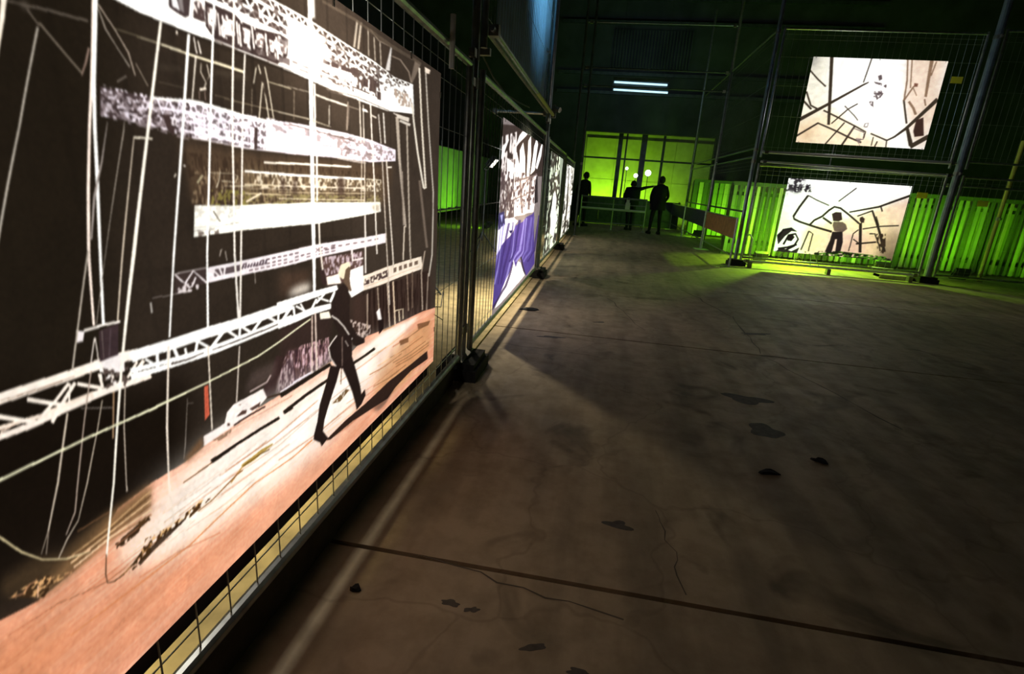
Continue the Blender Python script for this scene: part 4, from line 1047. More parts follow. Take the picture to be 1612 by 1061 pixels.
def sheet(parent, key, ug, vg, axis, at, ground, m, sag=0):
    rgb = paint(PRINTS[key], ug, vg, ground); nu, nv = len(ug), len(vg)
    U, V = np.meshgrid(ug / 1000, vg / 1000); P = np.full((nv, nu, 3), float(at))
    P[..., 2] = V; P[..., 1 if axis == 'x' else 0] = U
    # slight slack of the cloth between its ties
    su = np.sin((U - U.min()) * 9.2 + V * 2) * np.sin((V - V.min()) / (V.max() - V.min()) * math.pi) * sag
    P[..., 0 if axis == 'x' else 1] += su
    n = np.arange(nu * nv).reshape(nv, nu); F = np.stack([n[:-1, :-1], n[:-1, 1:], n[1:, 1:], n[1:, :-1]], -1).reshape(-1, 4)
    if axis == 'y': pass
    me = bpy.data.meshes.new('print'); me.vertices.add(nu * nv); me.vertices.foreach_set('co', P.reshape(-1))
    me.loops.add(F.size); me.loops.foreach_set('vertex_index', F.reshape(-1).astype(np.int32)); me.polygons.add(len(F))
    me.polygons.foreach_set('loop_start', np.arange(0, F.size, 4, dtype=np.int32)); me.update(calc_edges=True)
    ca = me.color_attributes.new('print', 'FLOAT_COLOR', 'POINT'); rgba = np.ones((nu * nv, 4), np.float32); rgba[:, :3] = rgb.reshape(-1, 3); ca.data.foreach_set('color', rgba.reshape(-1))
    me.materials.append(MATS[m]); return link('print', me, parent)
# ================================================================ STRUCTURE
fl = MB().box(-7, 12, -4, 26, -.2, -.03).build('floor', 'joint'); struct(fl, 'worn grey concrete slab floor with dark joints')
JY = [-4, -1.55, 1.442, 4.458, 7.42, 10.38, 13.34, 16.30, 19.3, 22.3, 26]
for a, b in zip(JY[:-1], JY[1:]):
    MB().box(-7, 12, a + .010, b - .010, -.03, 0).build('slab', 'concrete', fl)
rng = random.Random(11)
MB().box(-4.5, -.83, -3, 14, 0, .012).build('sand_strip', 'sand', fl)
def blob(cx, cy, rx, ry, n=14, rot=0, jag=.3):
    p = []
    for k in range(n):
        t = 2 * math.pi * k / n; r = 1 + rng.uniform(-jag, jag * .6); x, y = rx * r * math.cos(t), ry * r * math.sin(t); p.append((cx + x * math.cos(rot) - y * math.sin(rot), cy + x * math.sin(rot) + y * math.cos(rot)))
    return p
def smooth_blob(cx, cy, rx, ry, rot, n=26):
    a = [(rng.uniform(.05, .2), rng.randrange(2, 6), rng.uniform(0, 6.3)) for _ in range(4)]; p = []
    for k in range(n):
        t = 2 * math.pi * k / n; r = 1 + sum(w * math.sin(f * t + q) for w, f, q in a); x, y = rx * r * math.cos(t), ry * r * math.sin(t); p.append((cx + x * math.cos(rot) - y * math.sin(rot), cy + x * math.sin(rot) + y * math.cos(rot)))
    return p
for cx, cy, rx, ry, rot in ((1.07, 3.37, .14, .07, .1), (1.05, 2.9, .09, .09, .5), (.2, 1.80, .05, .025, 0), (-.32, 1.27, .03, .012, 0), (-.25, 1.26, .022, .010, .4), (-.05, 1.17, .035, .012, .4), (.08, 1.12, .03, .012, 0), (-.3, 4.3, .10, .03, .1), (1.6, 5.2, .14, .04, .3), (.1, 5.0, .06, .02, .4)):
    MB().prism(smooth_blob(cx, cy, rx, ry, rot), 0, .0007).build('stain', 'stain', fl)
def strip(pts, w, name='crack'):
    L = []; R = []
    for i, (x, y) in enumerate(pts):
        a = Vector(pts[max(i - 1, 0)]); b = Vector(pts[min(i + 1, len(pts) - 1)]); d = (b - a).normalized(); ww = w * (.5 + rng.random()) / 2; L.append((x - d.y * ww, y + d.x * ww)); R.append((x + d.y * ww, y - d.x * ww))
    mb = MB(); n = len(pts); mb.v = [(x, y, .0009) for x, y in L] + [(x, y, .0009) for x, y in R]; mb.f = [(n + k, n + k + 1, k + 1, k) for k in range(n - 1)]
    return mb.build(name, 'crackm', fl)
def wob(p0, p1, n, amp): return [(p0[0] + (p1[0] - p0[0]) * t / n + rng.uniform(-amp, amp), p0[1] + (p1[1] - p0[1]) * t / n + rng.uniform(-amp, amp)) for t in range(n + 1)]
for p0, p1, n, a, w in (((1.55, 5.9), (1.46, 4.5), 8, .02, .012), ((1.46, 4.45), (1.9, 3.2), 8, .02, .01), ((1.2, 7.3), (1.55, 5.9), 8, .03, .014), ((.42, 1.5), (.36, 1.95), 9, .02, .004), ((-.75, 3.96), (.1, 3.9), 7, .015, .007), ((-.5, 1.45), (.2, 1.33), 9, .012, .005), ((.2, 6.2), (.5, 4.9), 7, .03, .008)):
    strip(wob(p0, p1, n, a), w)
wb = MB().box(-7, -.85, 20, 20.25, 0, 9).box(3.6, 12, 20, 20.25, 0, 9).box(-.85, 3.6, 20, 20.25, 3.15, 9).build('wall_back', 'wall'); struct(wb, 'dark back wall with a wide opening into a green-lit room')
for i in range(26):
    MB().box(-.2 + i * .1, -.15 + i * .1, 19.93, 19.999, 5.2, 6.35).build('rib', 'wall', wb)
for z in (4.35, 4.95, 6.5, 7.2): MB().box(-2, 8, 19.86, 19.999, z, z + .1).build('wall_rail', 'steel_dark', wb)
wl = MB().box(-7.25, -7, -4, 26, 0, 9).build('wall_left', 'wall'); struct(wl)
wr = MB().box(12, 12.25, -4, 26, 0, 9).build('wall_right', 'wall'); struct(wr)
wf = MB().box(-7, 12, -4.25, -4, 0, 9).build('wall_front', 'wall'); struct(wf)
we = MB().box(-7, 12, 23.2, 23.45, 0, 9).build('wall_green_room', 'wallgreen'); struct(we, 'pale panelled wall at the far end lit green')
for x in (-.9, .3, 1.5, 2.7, 3.9):
    for z in (.02, .82, 1.62, 2.42): MB().box(x, x + 1.185, 23.15, 23.199, z, z + .785).build('panel', 'wallgreen', we)
for x, w, y in ((.42, .16, 21.2), (1.28, .2, 21.0), (.66, .06, 21.6), (2.05, .09, 21.6)): struct(MB().box(x - w / 2, x + w / 2, y, y + w, 0, 4).build('trim_column', 'steel_dark'))
struct(MB().box(-1, 4, 21.55, 21.63, 2.33, 2.39).build('trim_beam', 'steel_dark'))
ce = MB().box(-7, 12, -4, 26, 9, 9.2).build('ceiling', 'ceil'); struct(ce, 'dark hall ceiling crossed by steel beams')
for y in (2, 6, 10, 14, 18): MB().box(-7, 12, y, y + .25, 8.6, 8.999).build('beam', 'steel_dark', ce)

# ================================================================ FENCE PANELS
def fence_panel(label, loc, rz, L=3.46, z0=.15, z1=1.85, fine=True, group='wire mesh fence panels', post_z0=.118, rail_m='galv'):
    r = thing('mesh_fence', label, 'fence', loc, rz, group)
    k = (round(L, 3), z0, z1, post_z0, rail_m)
    if k not in fence_panel.cache:
        fence_panel.cache[k] = (MB().tube((0, 0, post_z0), (0, 0, z1 + .03), .021, 10).mesh('post', rail_m), MB().tube((0, 0, 0), (L, 0, 0), .019, 10).mesh('rail', rail_m),
            MB().tube((0, 0, z0), (0, 0, z1), .0023, 5).mesh('wire', 'wire'), MB().tube((0, .004, 0), (L, .004, 0), .002, 5).mesh('cross_wire', 'wire'))
    po, ra, wi, cw = fence_panel.cache[k]
    for x in (0, L): link('post', po, r, (x, 0, 0))
    for z in (z0, z1): link('rail', ra, r, (0, 0, z))
    n = int(L / .1035); xs = [(i + .5) * L / n for i in range(n)]; h = z1 - z0; zs = [z0 + .075, z0 + h * .3, z0 + h * .55, z0 + h * .78, z1 - .16, z1 - .085]
    if fine:
        for x in xs: link('wire', wi, r, (x, 0, 0))
        for z in zs: link('cross_wire', cw, r, (0, 0, z))
    else:
        mb = MB()
        for x in xs: mb.tube((x, 0, z0), (x, 0, z1), .0018, 4)
        for z in zs: mb.tube((0, .004, z), (L, .004, z), .0022, 4)
        o = mb.build('wire_mesh', 'wire' if rail_m == 'galv' else 'steel_dark', r); o['kind'] = 'stuff'
    return r
fence_panel.cache = {}
FX = -.80; H90 = math.pi / 2
fence_panel('wire mesh fence panel carrying the large harbour deck picture, nearest the camera', (FX, -.37, 0), H90, 3.46)
fence_panel('wire mesh fence panel carrying the picture with purple cloth', (FX, 3.40, 0), H90, 3.58)
fence_panel('wire mesh fence panel carrying the narrow pale branch picture, third along the left row', (FX, 7.40, 0), H90, 3.3, z1=1.82, fine=False)
fence_panel('wire mesh fence panel carrying the farthest white picture on the left row', (FX, 10.85, 0), H90, 3.1, z1=1.8, fine=False)
fence_panel('upper fence panel stacked over the purple cloth picture, beside the blue sheet', (FX, 3.40, 0), H90, 3.66, z0=2.11, z1=3.9, fine=False, post_z0=2.0)
BY = 10.6
fence_panel('upper mesh panel of the billboard bay holding the higher picture', (2.72, BY, 0), 0, 3.1, z0=2.08, z1=4.05, post_z0=1.98)
fence_panel('lower mesh panel of the billboard bay holding the lower picture', (2.72, BY, 0), 0, 3.1, z0=.17, z1=1.84)
fence_panel('lower mesh panel right of the bay in front of the green slats', (6.08, BY, 0), 0, 3.46, fine=False)
fence_panel('upper mesh panel at the right edge above the green slats', (6.08, BY, 0), 0, 3.46, z0=2.1, z1=4.1, fine=False, post_z0=1.98)
for i, y in enumerate((10.8, 14.5)):
    fence_panel(('lower mesh panel receding from the bay towards the people', 'lower mesh panel near the people, beyond the first receding panel')[i], (2.68, y, 0), H90, 3.5, z0=1.0, z1=2.0, fine=False, post_z0=.0, rail_m='steel_dark')
    fence_panel(('upper mesh panel receding from the bay, over the wooden barrier', 'upper mesh panel farthest back on the right side')[i], (2.68, y, 0), H90, 3.5, z0=2.15, z1=4.1, fine=False, post_z0=2.05, rail_m='steel_dark')

# rubber feet
for i, (x, y, lab) in enumerate(((-.80, 3.245, 'black rubber foot block at the joint between the first two fence panels'), (-.8, 7.27, 'black rubber foot block under the tall pole past the purple picture'), (-.8, 10.76, 'black rubber foot block between the two farthest left panels'), (2.66, 10.68, 'black foot block under the left post of the billboard bay'), (5.96, 10.58, 'black foot block under the thick right post of the bay'))):
    t = thing('rubber_block', lab, 'fence foot', (x, y, 0), 0, 'rubber feet of the fence')
    a, b = (.13, .20) if i < 3 else (.16, .11)
    me = MB(); me.prism([(-a, -b), (a, -b), (a, b), (-a, b)], .0, .075); me.prism([(-a + .02, -b + .03), (a - .02, -b + .03), (a - .02, b - .03), (-a + .02, b - .03)], .075, .11); me.build('block', 'rubber', t)
    MB().box(-.03, .03, -b + .04, b - .04, .11, .116).build('socket_plate', 'clampm', t)

# poles
def pole(label, x, y, z0, z1, r, clamps, m='galv', group='scaffold poles', flat=True):
    t = thing('scaffold_pole', label, 'pole', (x, y, 0), 0, group)
    MB().tube((0, 0, z0), (0, 0, z1), r, 12).build('tube', m, t, smooth=False)
    if z0 < .3: MB().box(-.055, .055, -.055, .055, z0 - .012, z0).build('base_plate', 'clampm', t)
    for z in clamps:
        c = MB().tube((0, 0, z - .03), (0, 0, z + .03), r + .006, 8).box(-.018, .018, -r - .05, -r, z - .022, z + .022).build('clamp', 'clampm', t)
        MB().tube((0, -r - .05, z), (0, -r - .07, z), .009, 6).build('bolt', 'clampm', c)
    return t
pole('tall galvanised pole at the joint between the large picture and purple picture', -.815, 3.25, .128, 4.6, .024, (1.93, 1.78, .3))
pole('tall bluish pole past the purple cloth picture', -.80, 7.2, .128, 5.6, .026, (2.02, .35), 'steel_blue')
pole('thin tall pole at the far end of the left fence, left one of two', -.84, 14.05, .012, 6.5, .03, (1.8,), 'steel_dark')
pole('thin tall pole at the far end of the left fence, right one of two', -.63, 14.05, .012, 6.5, .03, (1.8,), 'steel_dark')
pole('tall pole at the left front corner of the billboard bay', 2.63, 10.64, .128, 6.2, .035, (1.9, 2.1, 4.0), 'steel_blue')
pole('tall pole at the middle of the receding right side', 2.68, 14.40, .012, 6.5, .035, ())
pole('tall pole farthest back on the receding right side', 2.68, 18.2, .012, 6.5, .035, (2.05,))
pole('thick dark post at the right corner of the billboard bay, leaning over two foot blocks', 5.96, 10.58, .128, 5.8, .06, (1.9, 4.0), 'steel_blue')['label'] = 'thick blue-grey post at the right corner of the billboard bay'
pole('yellow-green lit post standing before the slats at the right edge', 7.45, 11.6, .012, 2.6, .035, (1.2,), 'yellowp')
pole('short pale pipe stub rising above the top rail of the nearest panel', -.765, 2.615, 1.735, 1.96, .013, (), 'white')

def ledger(label, a, b, r, m='galv', extra=None, feet=False):
    t = thing('scaffold_rail', label, 'rail', a, 0, 'scaffold rails'); d = Vector(b) - Vector(a)
    MB().tube((0, 0, 0), d, r, 10).build('tube', m, t)
    for f in (.02, .98):
        p = d * f; MB().box(p.x - .03, p.x + .03, p.y - .03, p.y + .03, p.z - .03, p.z + .03).build('clamp', 'clampm', t)
    if feet:
        for f in (.04, .5, .96): MB().box(d.x * f - .03, d.x * f + .03, -.05, .05, -a[2], -r).build('foot', 'clampm', t)
    if extra:
        MB().tube(d * extra[0], d * extra[1], r + .002, 10).build('tape', 'tape', t)
    return t
ledger('scaffold rail with yellow-green tape running over the purple picture', (-.735, 3.3, 2.085), (-.735, 7.2, 2.085), .017, 'galv', (.55, .98))
ledger('bright scaffold rail under the upper billboard', (2.72, 10.52, 2.06), (5.86, 10.52, 2.06), .022, 'white')
ledger('scaffold rail directly over the lower billboard', (2.72, 10.52, 1.9), (5.86, 10.52, 1.86), .02, 'white')
ledger('front bottom rail of the billboard bay lit green', (2.75, 10.5, .12), (5.76, 10.48, .13), .022, 'white', None, True)
ledger('low slanting rail at the right of the lower billboard', (5.3, 11.3, .12), (5.78, 10.80, .14), .02, 'white')
ledger('dark horizontal bar spanning the right edge over the green slats', (6.05, 11.0, 1.72), (9.4, 11.0, 1.72), .02)
ledger('high tie bar crossing the hall from the far left poles', (-.8, 14.12, 4.02), (2.6, 14.12, 4.02), .018, 'steel_dark')
ledger('lower tie bar crossing the hall under the strip light', (-.8, 14.12, 3.62), (2.6, 14.12, 3.62), .018, 'steel_dark')
ledger('top tie bar crossing the hall near the upper wall', (-.8, 14.12, 5.0), (2.6, 14.12, 5.0), .018, 'steel_blue')
ledger('short transom between the tall bluish pole and upper panel', (-1.5, 7.12, 2.1), (-.82, 7.12, 2.1), .018)

# ================================================================ BANNERS
print_mat('print_near', 1.0, .5); print_mat('print_left', 1.4, .4); print_mat('print_bay', 1.0, .25)
def ties(t, pts, ax):
    for p in pts:
        x, y, z = p
        if ax == 'x': MB().box(x - .018, x + .004, y - .004, y + .004, z - .012, z + .012).build('cable_tie', 'white', t)
        else: MB().box(x - .004, x + .004, y - .004, y + .02, z - .012, z + .012).build('cable_tie', 'white', t)
BX = -.775
t = thing('banner', 'large backlit picture of a man walking a dockside deck under white trusses', 'banner', (0, 0, 0), 0, 'backlit picture banners')
q = np.linspace(1 / (.385 + .55), 1 / (2.485 + .55), 860); ug = (1 / q - .55) * 1000
sheet(t, 'pier', ug, np.linspace(325, 1690, 700), 'x', BX, (44, 36, 29), 'print_near', .004)
MB().box(-.812, -.806, .385, 2.485, .245, .345).build('hem', 'hem', t)
ties(t, [(BX, y, z) for y in (.9, 1.5, 2.1) for z in (1.68,)] + [(BX, 2.478, z) for z in (.5, 1.1, 1.6)], 'x')
MB().path([(BX + .004, 2.47, .62), (BX + .01, 2.56, .60), (BX - .01, 2.66, .66)], .0025, 5).path([(BX + .004, 2.47, .58), (BX + .01, 2.6, .52)], .002, 5).build('tie_cord', 'white', t)
t = thing('banner', 'backlit picture of white ribs above a purple cloth on the second panel', 'banner', (0, 0, 0), 0, 'backlit picture banners')
sheet(t, 'sails', np.linspace(4020, 6740, 260), np.linspace(200, 1690, 330), 'x', BX, (120, 110, 108), 'print_left', .01)
ties(t, [(BX, y, 1.68) for y in (4.1, 5.4, 6.7)], 'x')
t = thing('banner', 'narrow backlit greenish picture with dark branches, third on the left row', 'banner', (0, 0, 0), 0, 'backlit picture banners')
sheet(t, 'branches', np.linspace(7700, 9900, 130), np.linspace(210, 1690, 170), 'x', BX, (150, 160, 140), 'print_left', .01); ties(t, [(BX, y, 1.68) for y in (7.8, 9.8)], 'x')
t = thing('banner', 'farthest backlit white picture on the left fence row', 'banner', (0, 0, 0), 0, 'backlit picture banners')
sheet(t, 'birch', np.linspace(11000, 13600, 110), np.linspace(200, 1660, 150), 'x', BX, (225, 222, 210), 'print_left', .01); ties(t, [(BX, y, 1.65) for y in (11.1, 13.5)], 'x')
t = thing('banner', 'upper backlit billboard with a floating child and bent black rails', 'banner', (0, 0, 0), 0, 'backlit picture banners')
sheet(t, 'yard', np.linspace(3255, 5335, 300), np.linspace(2262, 3630, 210), 'y', BY - .02, (250, 248, 245), 'print_bay', .004); ties(t, [(x, BY - .02, z) for x in (3.3, 4.3, 5.3) for z in (3.62, 2.27)], 'y')
t = thing('banner', 'lower backlit billboard with a standing figure seen from behind', 'banner', (0, 0, 0), 0, 'backlit picture banners')
sheet(t, 'field', np.linspace(3265, 5310, 300), np.linspace(335, 1650, 210), 'y', BY - .02, (250, 248, 245), 'print_bay', .004); ties(t, [(x, BY - .02, z) for x in (3.3, 4.3, 5.28) for z in (1.64, .345)], 'y')

# ================================================================ LAMPS
def mount(loc, target, size=.26):
    # where the bracket of a floodlight aimed at the target ends
    d = (Vector(target) - Vector(loc)).normalized(); yaw = math.atan2(d.y, d.x); th = -math.asin(d.z); x, z = -.05, -size / 2 - .038
    r = x * math.cos(th) + z * math.sin(th); return Vector((r * math.cos(yaw), r * math.sin(yaw), -x * math.sin(th) + z * math.cos(th)))
def flood(label, loc, target, power, col, glass, size=.26, spread=160, group='floodlights'):
    if loc[2] is None:
        l0 = (loc[0], loc[1], .17); loc = (loc[0], loc[1], -mount(l0, target, size).z)
    t = thing('floodlight', label, 'floodlight', loc, 0, group); d = (Vector(target) - Vector(loc)).normalized(); yaw = math.atan2(d.y, d.x); pit = math.asin(d.z)
    t.rotation_euler = (0, -pit, yaw)
    s = size / 2
    MB().box(-.09, -.012, -s, s, -s * .7, s * .7).build('housing', 'steel_dark', t); MB().box(-.012, -.006, -s * .86, s * .86, -s * .58, s * .58).build('glass', glass, t)
    mb = MB().path([(-.05, -s - .01, 0), (-.05, -s - .01, -s - .03), (-.05, s + .01, -s - .03), (-.05, s + .01, 0)], .008, 6); mb.build('bracket', 'steel_dark', t)
    bpy.context.view_layer.update()
    l = lamp('flood_light', (0, 0, 0), (1, 0, 0), power, col, size * .9, size * .55, None, spread); l.parent = t; l.matrix_parent_inverse = Matrix.Identity(4)
    return t
def stand(label, x, y, h):
    t = thing('lamp_stand', label, 'stand', (x, y, 0), 0, 'lamp stands')
    MB().tube((0, 0, .25), (0, 0, h), .013, 8).build('pole', 'steel_dark', t)
    for k in range(3):
        a = k * 2.094 + .4; MB().tube((0, 0, .4), (.3 * math.cos(a), .3 * math.sin(a), .012), .01, 6).build('leg', 'steel_dark', t)
    return t
for y, p, z, x, lab in ((1.42, 8, 1.62, -1.22, 'behind the large dockside picture'), (5.3, 34, 1.55, -1.75, 'behind the purple cloth picture'), (8.8, 12, 1.5, -1.8, 'behind the branch picture'), (12.3, 10, 1.5, -1.8, 'behind the farthest left picture')):
    flood('warm floodlight on a stand ' + lab, (x, y, z), (-.8, y, z - (.25 if y < 3 else .8)), p, (1, .92, .8) if y < 3 else WARM, 'lampglass', spread=160 if y < 3 else 112); f = mount((x, y, z), (-.8, y, z - (.25 if y < 3 else .8))); stand('black tripod lamp stand ' + lab, x + f.x, y, z + f.z - .004)
for y, lab in ((.7, 'near'), (1.45, 'middle'), (2.2, 'far')):
    q0, q1 = (-1.95, y, 1.3), (-1.2, y, 0); flood('added unseen warm floodlight aimed at the ground behind the large picture, the %s one of three' % lab, q0, q1, 1.6, (1, .8, .38), 'lampglass', spread=34); f = mount(q0, q1); stand('added black stand behind the large picture under the %s ground floodlight' % lab, q0[0] + f.x, y, q0[2] + f.z - .004)  # lamps and stands added out of view to brighten the ground behind the fence
for x, z, p, lab in ((4.3, 2.9, 10, 'upper'), (4.3, 1.05, 7, 'lower')):
    flood('white floodlight behind the %s billboard' % lab, (x, 11.55, z), (x, 10.6, z), p, (1, .97, .92), 'lampglass')
stand('tall black stand carrying the two floodlights behind the billboards', 4.3, 11.675, 3.0)
for i, (x, y, tx, ty, tz, p) in enumerate(((3.3, 11.5, 3.2, 12.6, .9, 10), (5.6, 11.5, 5.7, 12.6, .95, 14), (7.1, 11.6, 7.2, 12.6, .95, 7), (8.8, 11.6, 8.8, 12.6, .9, 3))):
    flood('green floodlight on the floor, %s before the slat fence' % ('first', 'second', 'third', 'fourth')[i], (x, y, None), (tx, ty, tz), p, GREEN, 'greenglass', spread=105)
for x, lab in ((4.6, 'behind the billboard bay'), (8.2, 'behind the fence at the right end')): flood('added unseen green uplight on the floor %s facing the back wall' % lab, (x, 14.2, None), (x, 20, 4.2), 16, GREEN, 'greenglass')  # added hidden uplights that give the back wall a dim green glow
flood('green floodlight over the bay floor behind the lower billboard', (4.2, 12.2, 1.35), (4.1, 11.3, 0), 90, LIME, 'greenglass', spread=130); f = mount((4.2, 12.2, 1.35), (4.1, 11.3, 0)); stand('short black stand carrying the green floodlight behind the lower billboard', 4.2 + f.x, 12.2 + f.y, 1.35 + f.z - .012)
for i, (x, y, tx, p) in enumerate(((-.3, 21.9, -.4, 30), (.9, 21.9, .9, 34), (2.5, 21.9, 2.6, 9))):
    flood('green floodlight on the far room floor, %s from the left' % ('first', 'second', 'third')[i], (x, y, None), (tx, 23.2, 1.2), p, LIME, 'greenglass')
for i, (x, p) in enumerate(((2.6, 14), (3.7, 10))): flood('green floodlight before the far slat fence, %s one' % ('left', 'right')[i], (x + .3, 16.6, None), (x + .3, 17.6, .8), p, GREEN, 'greenglass')
flood('green floodlight behind the left fence lighting the tarpaulin', (-2.9, 13.6, None), (-4, 13.9, 1.2), 26, GREEN, 'greenglass')
def bulb(label, p, r):
    t = thing('lamp_globe', label, 'lamp', p, 0, 'white lamp heads in the far room'); me = bpy.data.meshes.new('globe'); import bmesh
    bm = bmesh.new(); bmesh.ops.create_uvsphere(bm, u_segments=12, v_segments=8, radius=r); bm.to_mesh(me); bm.free(); me.materials.append(MATS['lampwhite']); link('globe', me, t)
    MB().tube((0, 0, -p[2]), (0, 0, -r * .9), .012, 6).build('stem', 'steel_dark', t)
bulb('white glowing lamp head nearest the standing person', (1.42, 19.2, 1.84), .10); bulb('white glowing lamp head left of the pillar in the far room', (1.02, 19.2, 1.73), .07); bulb('small white lamp head on the thin pillar', (.7, 19.4, 1.95), .05)
t = thing('strip_light', 'pair of bluish fluorescent tubes hanging high over the far end', 'strip light', (.66, 16, 4.05))
MB().box(-.75, .75, -.05, .05, .04, .12).build('housing', 'steel_dark', t)
for dz, x1 in ((0, .71), (-.19, .75)): MB().tube((-.71, -.03, dz), (x1, -.03, dz - .02), .024, 8).build('tube', 'tube', t)
MB().box(-.75, .75, .0, .03, -.2, .04).build('reflector', 'steel_dark', t)
for x in (-.6, .6): MB().tube((x, 0, .12), (x, 0, 4.95), .004, 5).build('hanger', 'steel_dark', t)
l = lamp('strip_glow', (.66, 15.9, 3.8), (.66, 15.9, 0), 1.5, COOL, 1.4, .1); l.parent = t; l.matrix_parent_inverse = t.matrix_basis.inverted()
l = lamp('strip_back_glow', (.66, 16.15, 4.1), (.66, 20, 5.6), 4, COOL, 1.4, .1, None, 120); l.parent = t; l.matrix_parent_inverse = t.matrix_basis.inverted()
t = thing('work_light', 'cool blue-white work light high behind the blue sheet', 'work light', (-3.1, 6.1, 3.45))
MB().box(-.08, .08, -.3, .3, -.1, .1).build('housing', 'steel_dark', t); MB().box(.08, .09, -.28, .28, -.08, .08).build('diffuser', 'tube', t)
for y in (-.2, .2): MB().tube((0, y, .08), (0, y, 5.55), .005, 5).build('hanger', 'steel_dark', t)
l = lamp('work_glow', (-2.98, 6.1, 3.45), (-.86, 6.2, 3.45), 75, COOL, .16, .5, None, 52); l.parent = t; l.matrix_parent_inverse = t.matrix_basis.inverted()
t = thing('pole_spotlight', 'small spotlight clamped to the tall bluish pole', 'spotlight', (-.70, 7.08, 2.16))
MB().tube((-.02, 0, 0), (.05, -.03, -.02), .028, 10, .034).build('head', 'clampm', t); MB().tube((.05, -.03, -.02), (.053, -.032, -.021), .029, 10).build('lens', 'white', t); MB().box(-.05, -.01, -.02, .02, -.04, .04).build('bracket', 'clampm', t)

# ================================================================ SHEETS, SLATS, BARRIERS
def wavy(name, m, parent, n, fn):
    mb = MB()
    for i in range(n + 1):
        a, b = fn(i / n); mb.v += [a, b]
    mb.f = [(2 * i, 2 * i + 2, 2 * i + 3, 2 * i + 1) for i in range(n)]; o = mb.build(name, m, parent); s = o.modifiers.new('thick', 'SOLIDIFY'); s.thickness = .004; return o
t = thing('plastic_sheet', 'blue-lit plastic sheet hanging beside the tall bluish pole', 'plastic sheet', (0, 0, 0))
wavy('sheet', 'bluesheet', t, 40, lambda f: ((-.86 + .012 * math.sin(f * 40), 4.0 + 3.1 * f, 2.2), (-.86 + .016 * math.sin(f * 40 + .6), 4.0 + 3.1 * f, 4.3)))
MB().box(-.875, -.845, 4.0, 7.1, 4.29, 4.32).build('batten', 'wood', t)
t = thing('plastic_strip', 'narrow pale plastic strip hanging over the purple picture', 'plastic sheet', (-.75, 6.2, 0))
wavy('strip', 'bluesheet', t, 6, lambda f: ((-.01 + .01 * math.sin(f * 9), f * .12, 2.16), (.0, f * .10, 2.62))); MB().box(-.02, .01, 0, .12, 2.61, 2.64).build('clip', 'clampm', t)
t = thing('tarpaulin', 'green-lit tarpaulin hung behind the left fence', 'tarpaulin', (0, 0, 0))
wavy('sheet', 'tarp', t, 60, lambda f: ((-4 + .03 * math.sin(f * 70), 10.5 + 8 * f, .45), (-4 + .02 * math.sin(f * 70 + 1), 10.5 + 8 * f, 1.95)))
for y in (10.5, 13.2, 15.8, 18.5): MB().tube((-4.06, y, 0), (-4.06, y, 2.1), .025, 8).build('post', 'steel_dark', t)
MB().tube((-4.05, 10.5, 1.96), (-4.05, 18.5, 1.96), .02, 8).build('top_rail', 'steel_dark', t)
MB().tube((-3.9, 10.5, .42), (-3.9, 18.5, .42), .02, 8).build('bottom_rail', 'galv', t)

def slat_fence(label, x0, x1, y, h, step, w):
    t = thing('slat_fence', label, 'fence', (x0, y, 0), 0, 'green lit slat fences')
    me = [MB().box(-w / 2, w / 2, 0, .016, .05, h * (1 + .004 * (k - 1.5))).mesh('slat', ('slat', 'slat_pale', 'slat', 'slat_dark', 'slat_dark')[k]) for k in range(5)]
    n = int((x1 - x0) / step)
    for i in range(n):
        o = link('slat', me[rng.randrange(5)], t, ((i + .5) * step, -.03 + rng.uniform(-.02, .01), 0)); o.rotation_euler = (0, rng.uniform(-.008, .008), rng.uniform(-.35, .35))
    wavy('backing_sheet', 'slat', t, 120, lambda f: (((x1 - x0) * f, .20 + .03 * math.sin(f * 160), .04), ((x1 - x0) * f, .20 + .03 * math.sin(f * 160 + .5), h - .04)))
    MB().box(0, x1 - x0, -.07, -.045, h - .05, h + .03).build('cap_rail', 'slat_dark', t)
    for z in (.25, h - .25): MB().box(0, x1 - x0, .04, .08, z, z + .07).build('rail', 'slat_dark', t)
    for i in range(int((x1 - x0) / 1.8) + 1): MB().box(i * 1.8, i * 1.8 + .07, .08, .15, 0, h).build('post', 'slat_dark', t)
slat_fence('long fence of upright green-lit slats behind the billboard bay', 2.78, 9.9, 12.6, 1.56, .118, .068)
slat_fence('far fence of green-lit slats behind the row of barriers', 2.75, 5.6, 17.7, 1.68, .15, .125)
for x, z, lab in ((5.5, 1.507, 'beside the lower billboard'), (5.53, 3.355, 'high beside the upper billboard'), (6.48, 1.44, 'right of the thick post')):
    t = thing('yellow_tag', 'small yellow card tag ' + lab, 'tag', (x, BY - .03, z), 0, 'yellow tags on the mesh'); MB().box(-.085, .085, -.002, .002, -.05, .05).build('card', 'tagy', t); MB().box(-.004, .004, -.003, .02, .035, .045).build('tie', 'white', t)
t = thing('kerb_plank', 'short pale plank lying at the right foot of the bay', 'plank', (5.48, 10.72, 0)); MB().box(-.28, .30, -.08, .14, 0, .07).build('board', 'plank', t); MB().box(-.28, -.2, -.082, .142, .02, .075).build('end_cleat', 'plank', t)
t = thing('hose_loop', 'pale bent pipe loop by the left corner of the bay', 'pipe', (2.85, 10.95, 0)); MB().path([(-.05, 0, .02), (-.05, 0, .45), (-.02, 0, .55), (.05, 0, .58), (.1, 0, .5), (.12, .02, .02)], .014, 8).build('pipe', 'galv', t); MB().box(-.09, .16, -.05, .06, 0, .02).build('foot', 'clampm', t)
labs = ['brown wooden board barrier nearest the billboard bay', 'dark board barrier second from the billboard bay', 'dark board barrier farthest back beside the people']
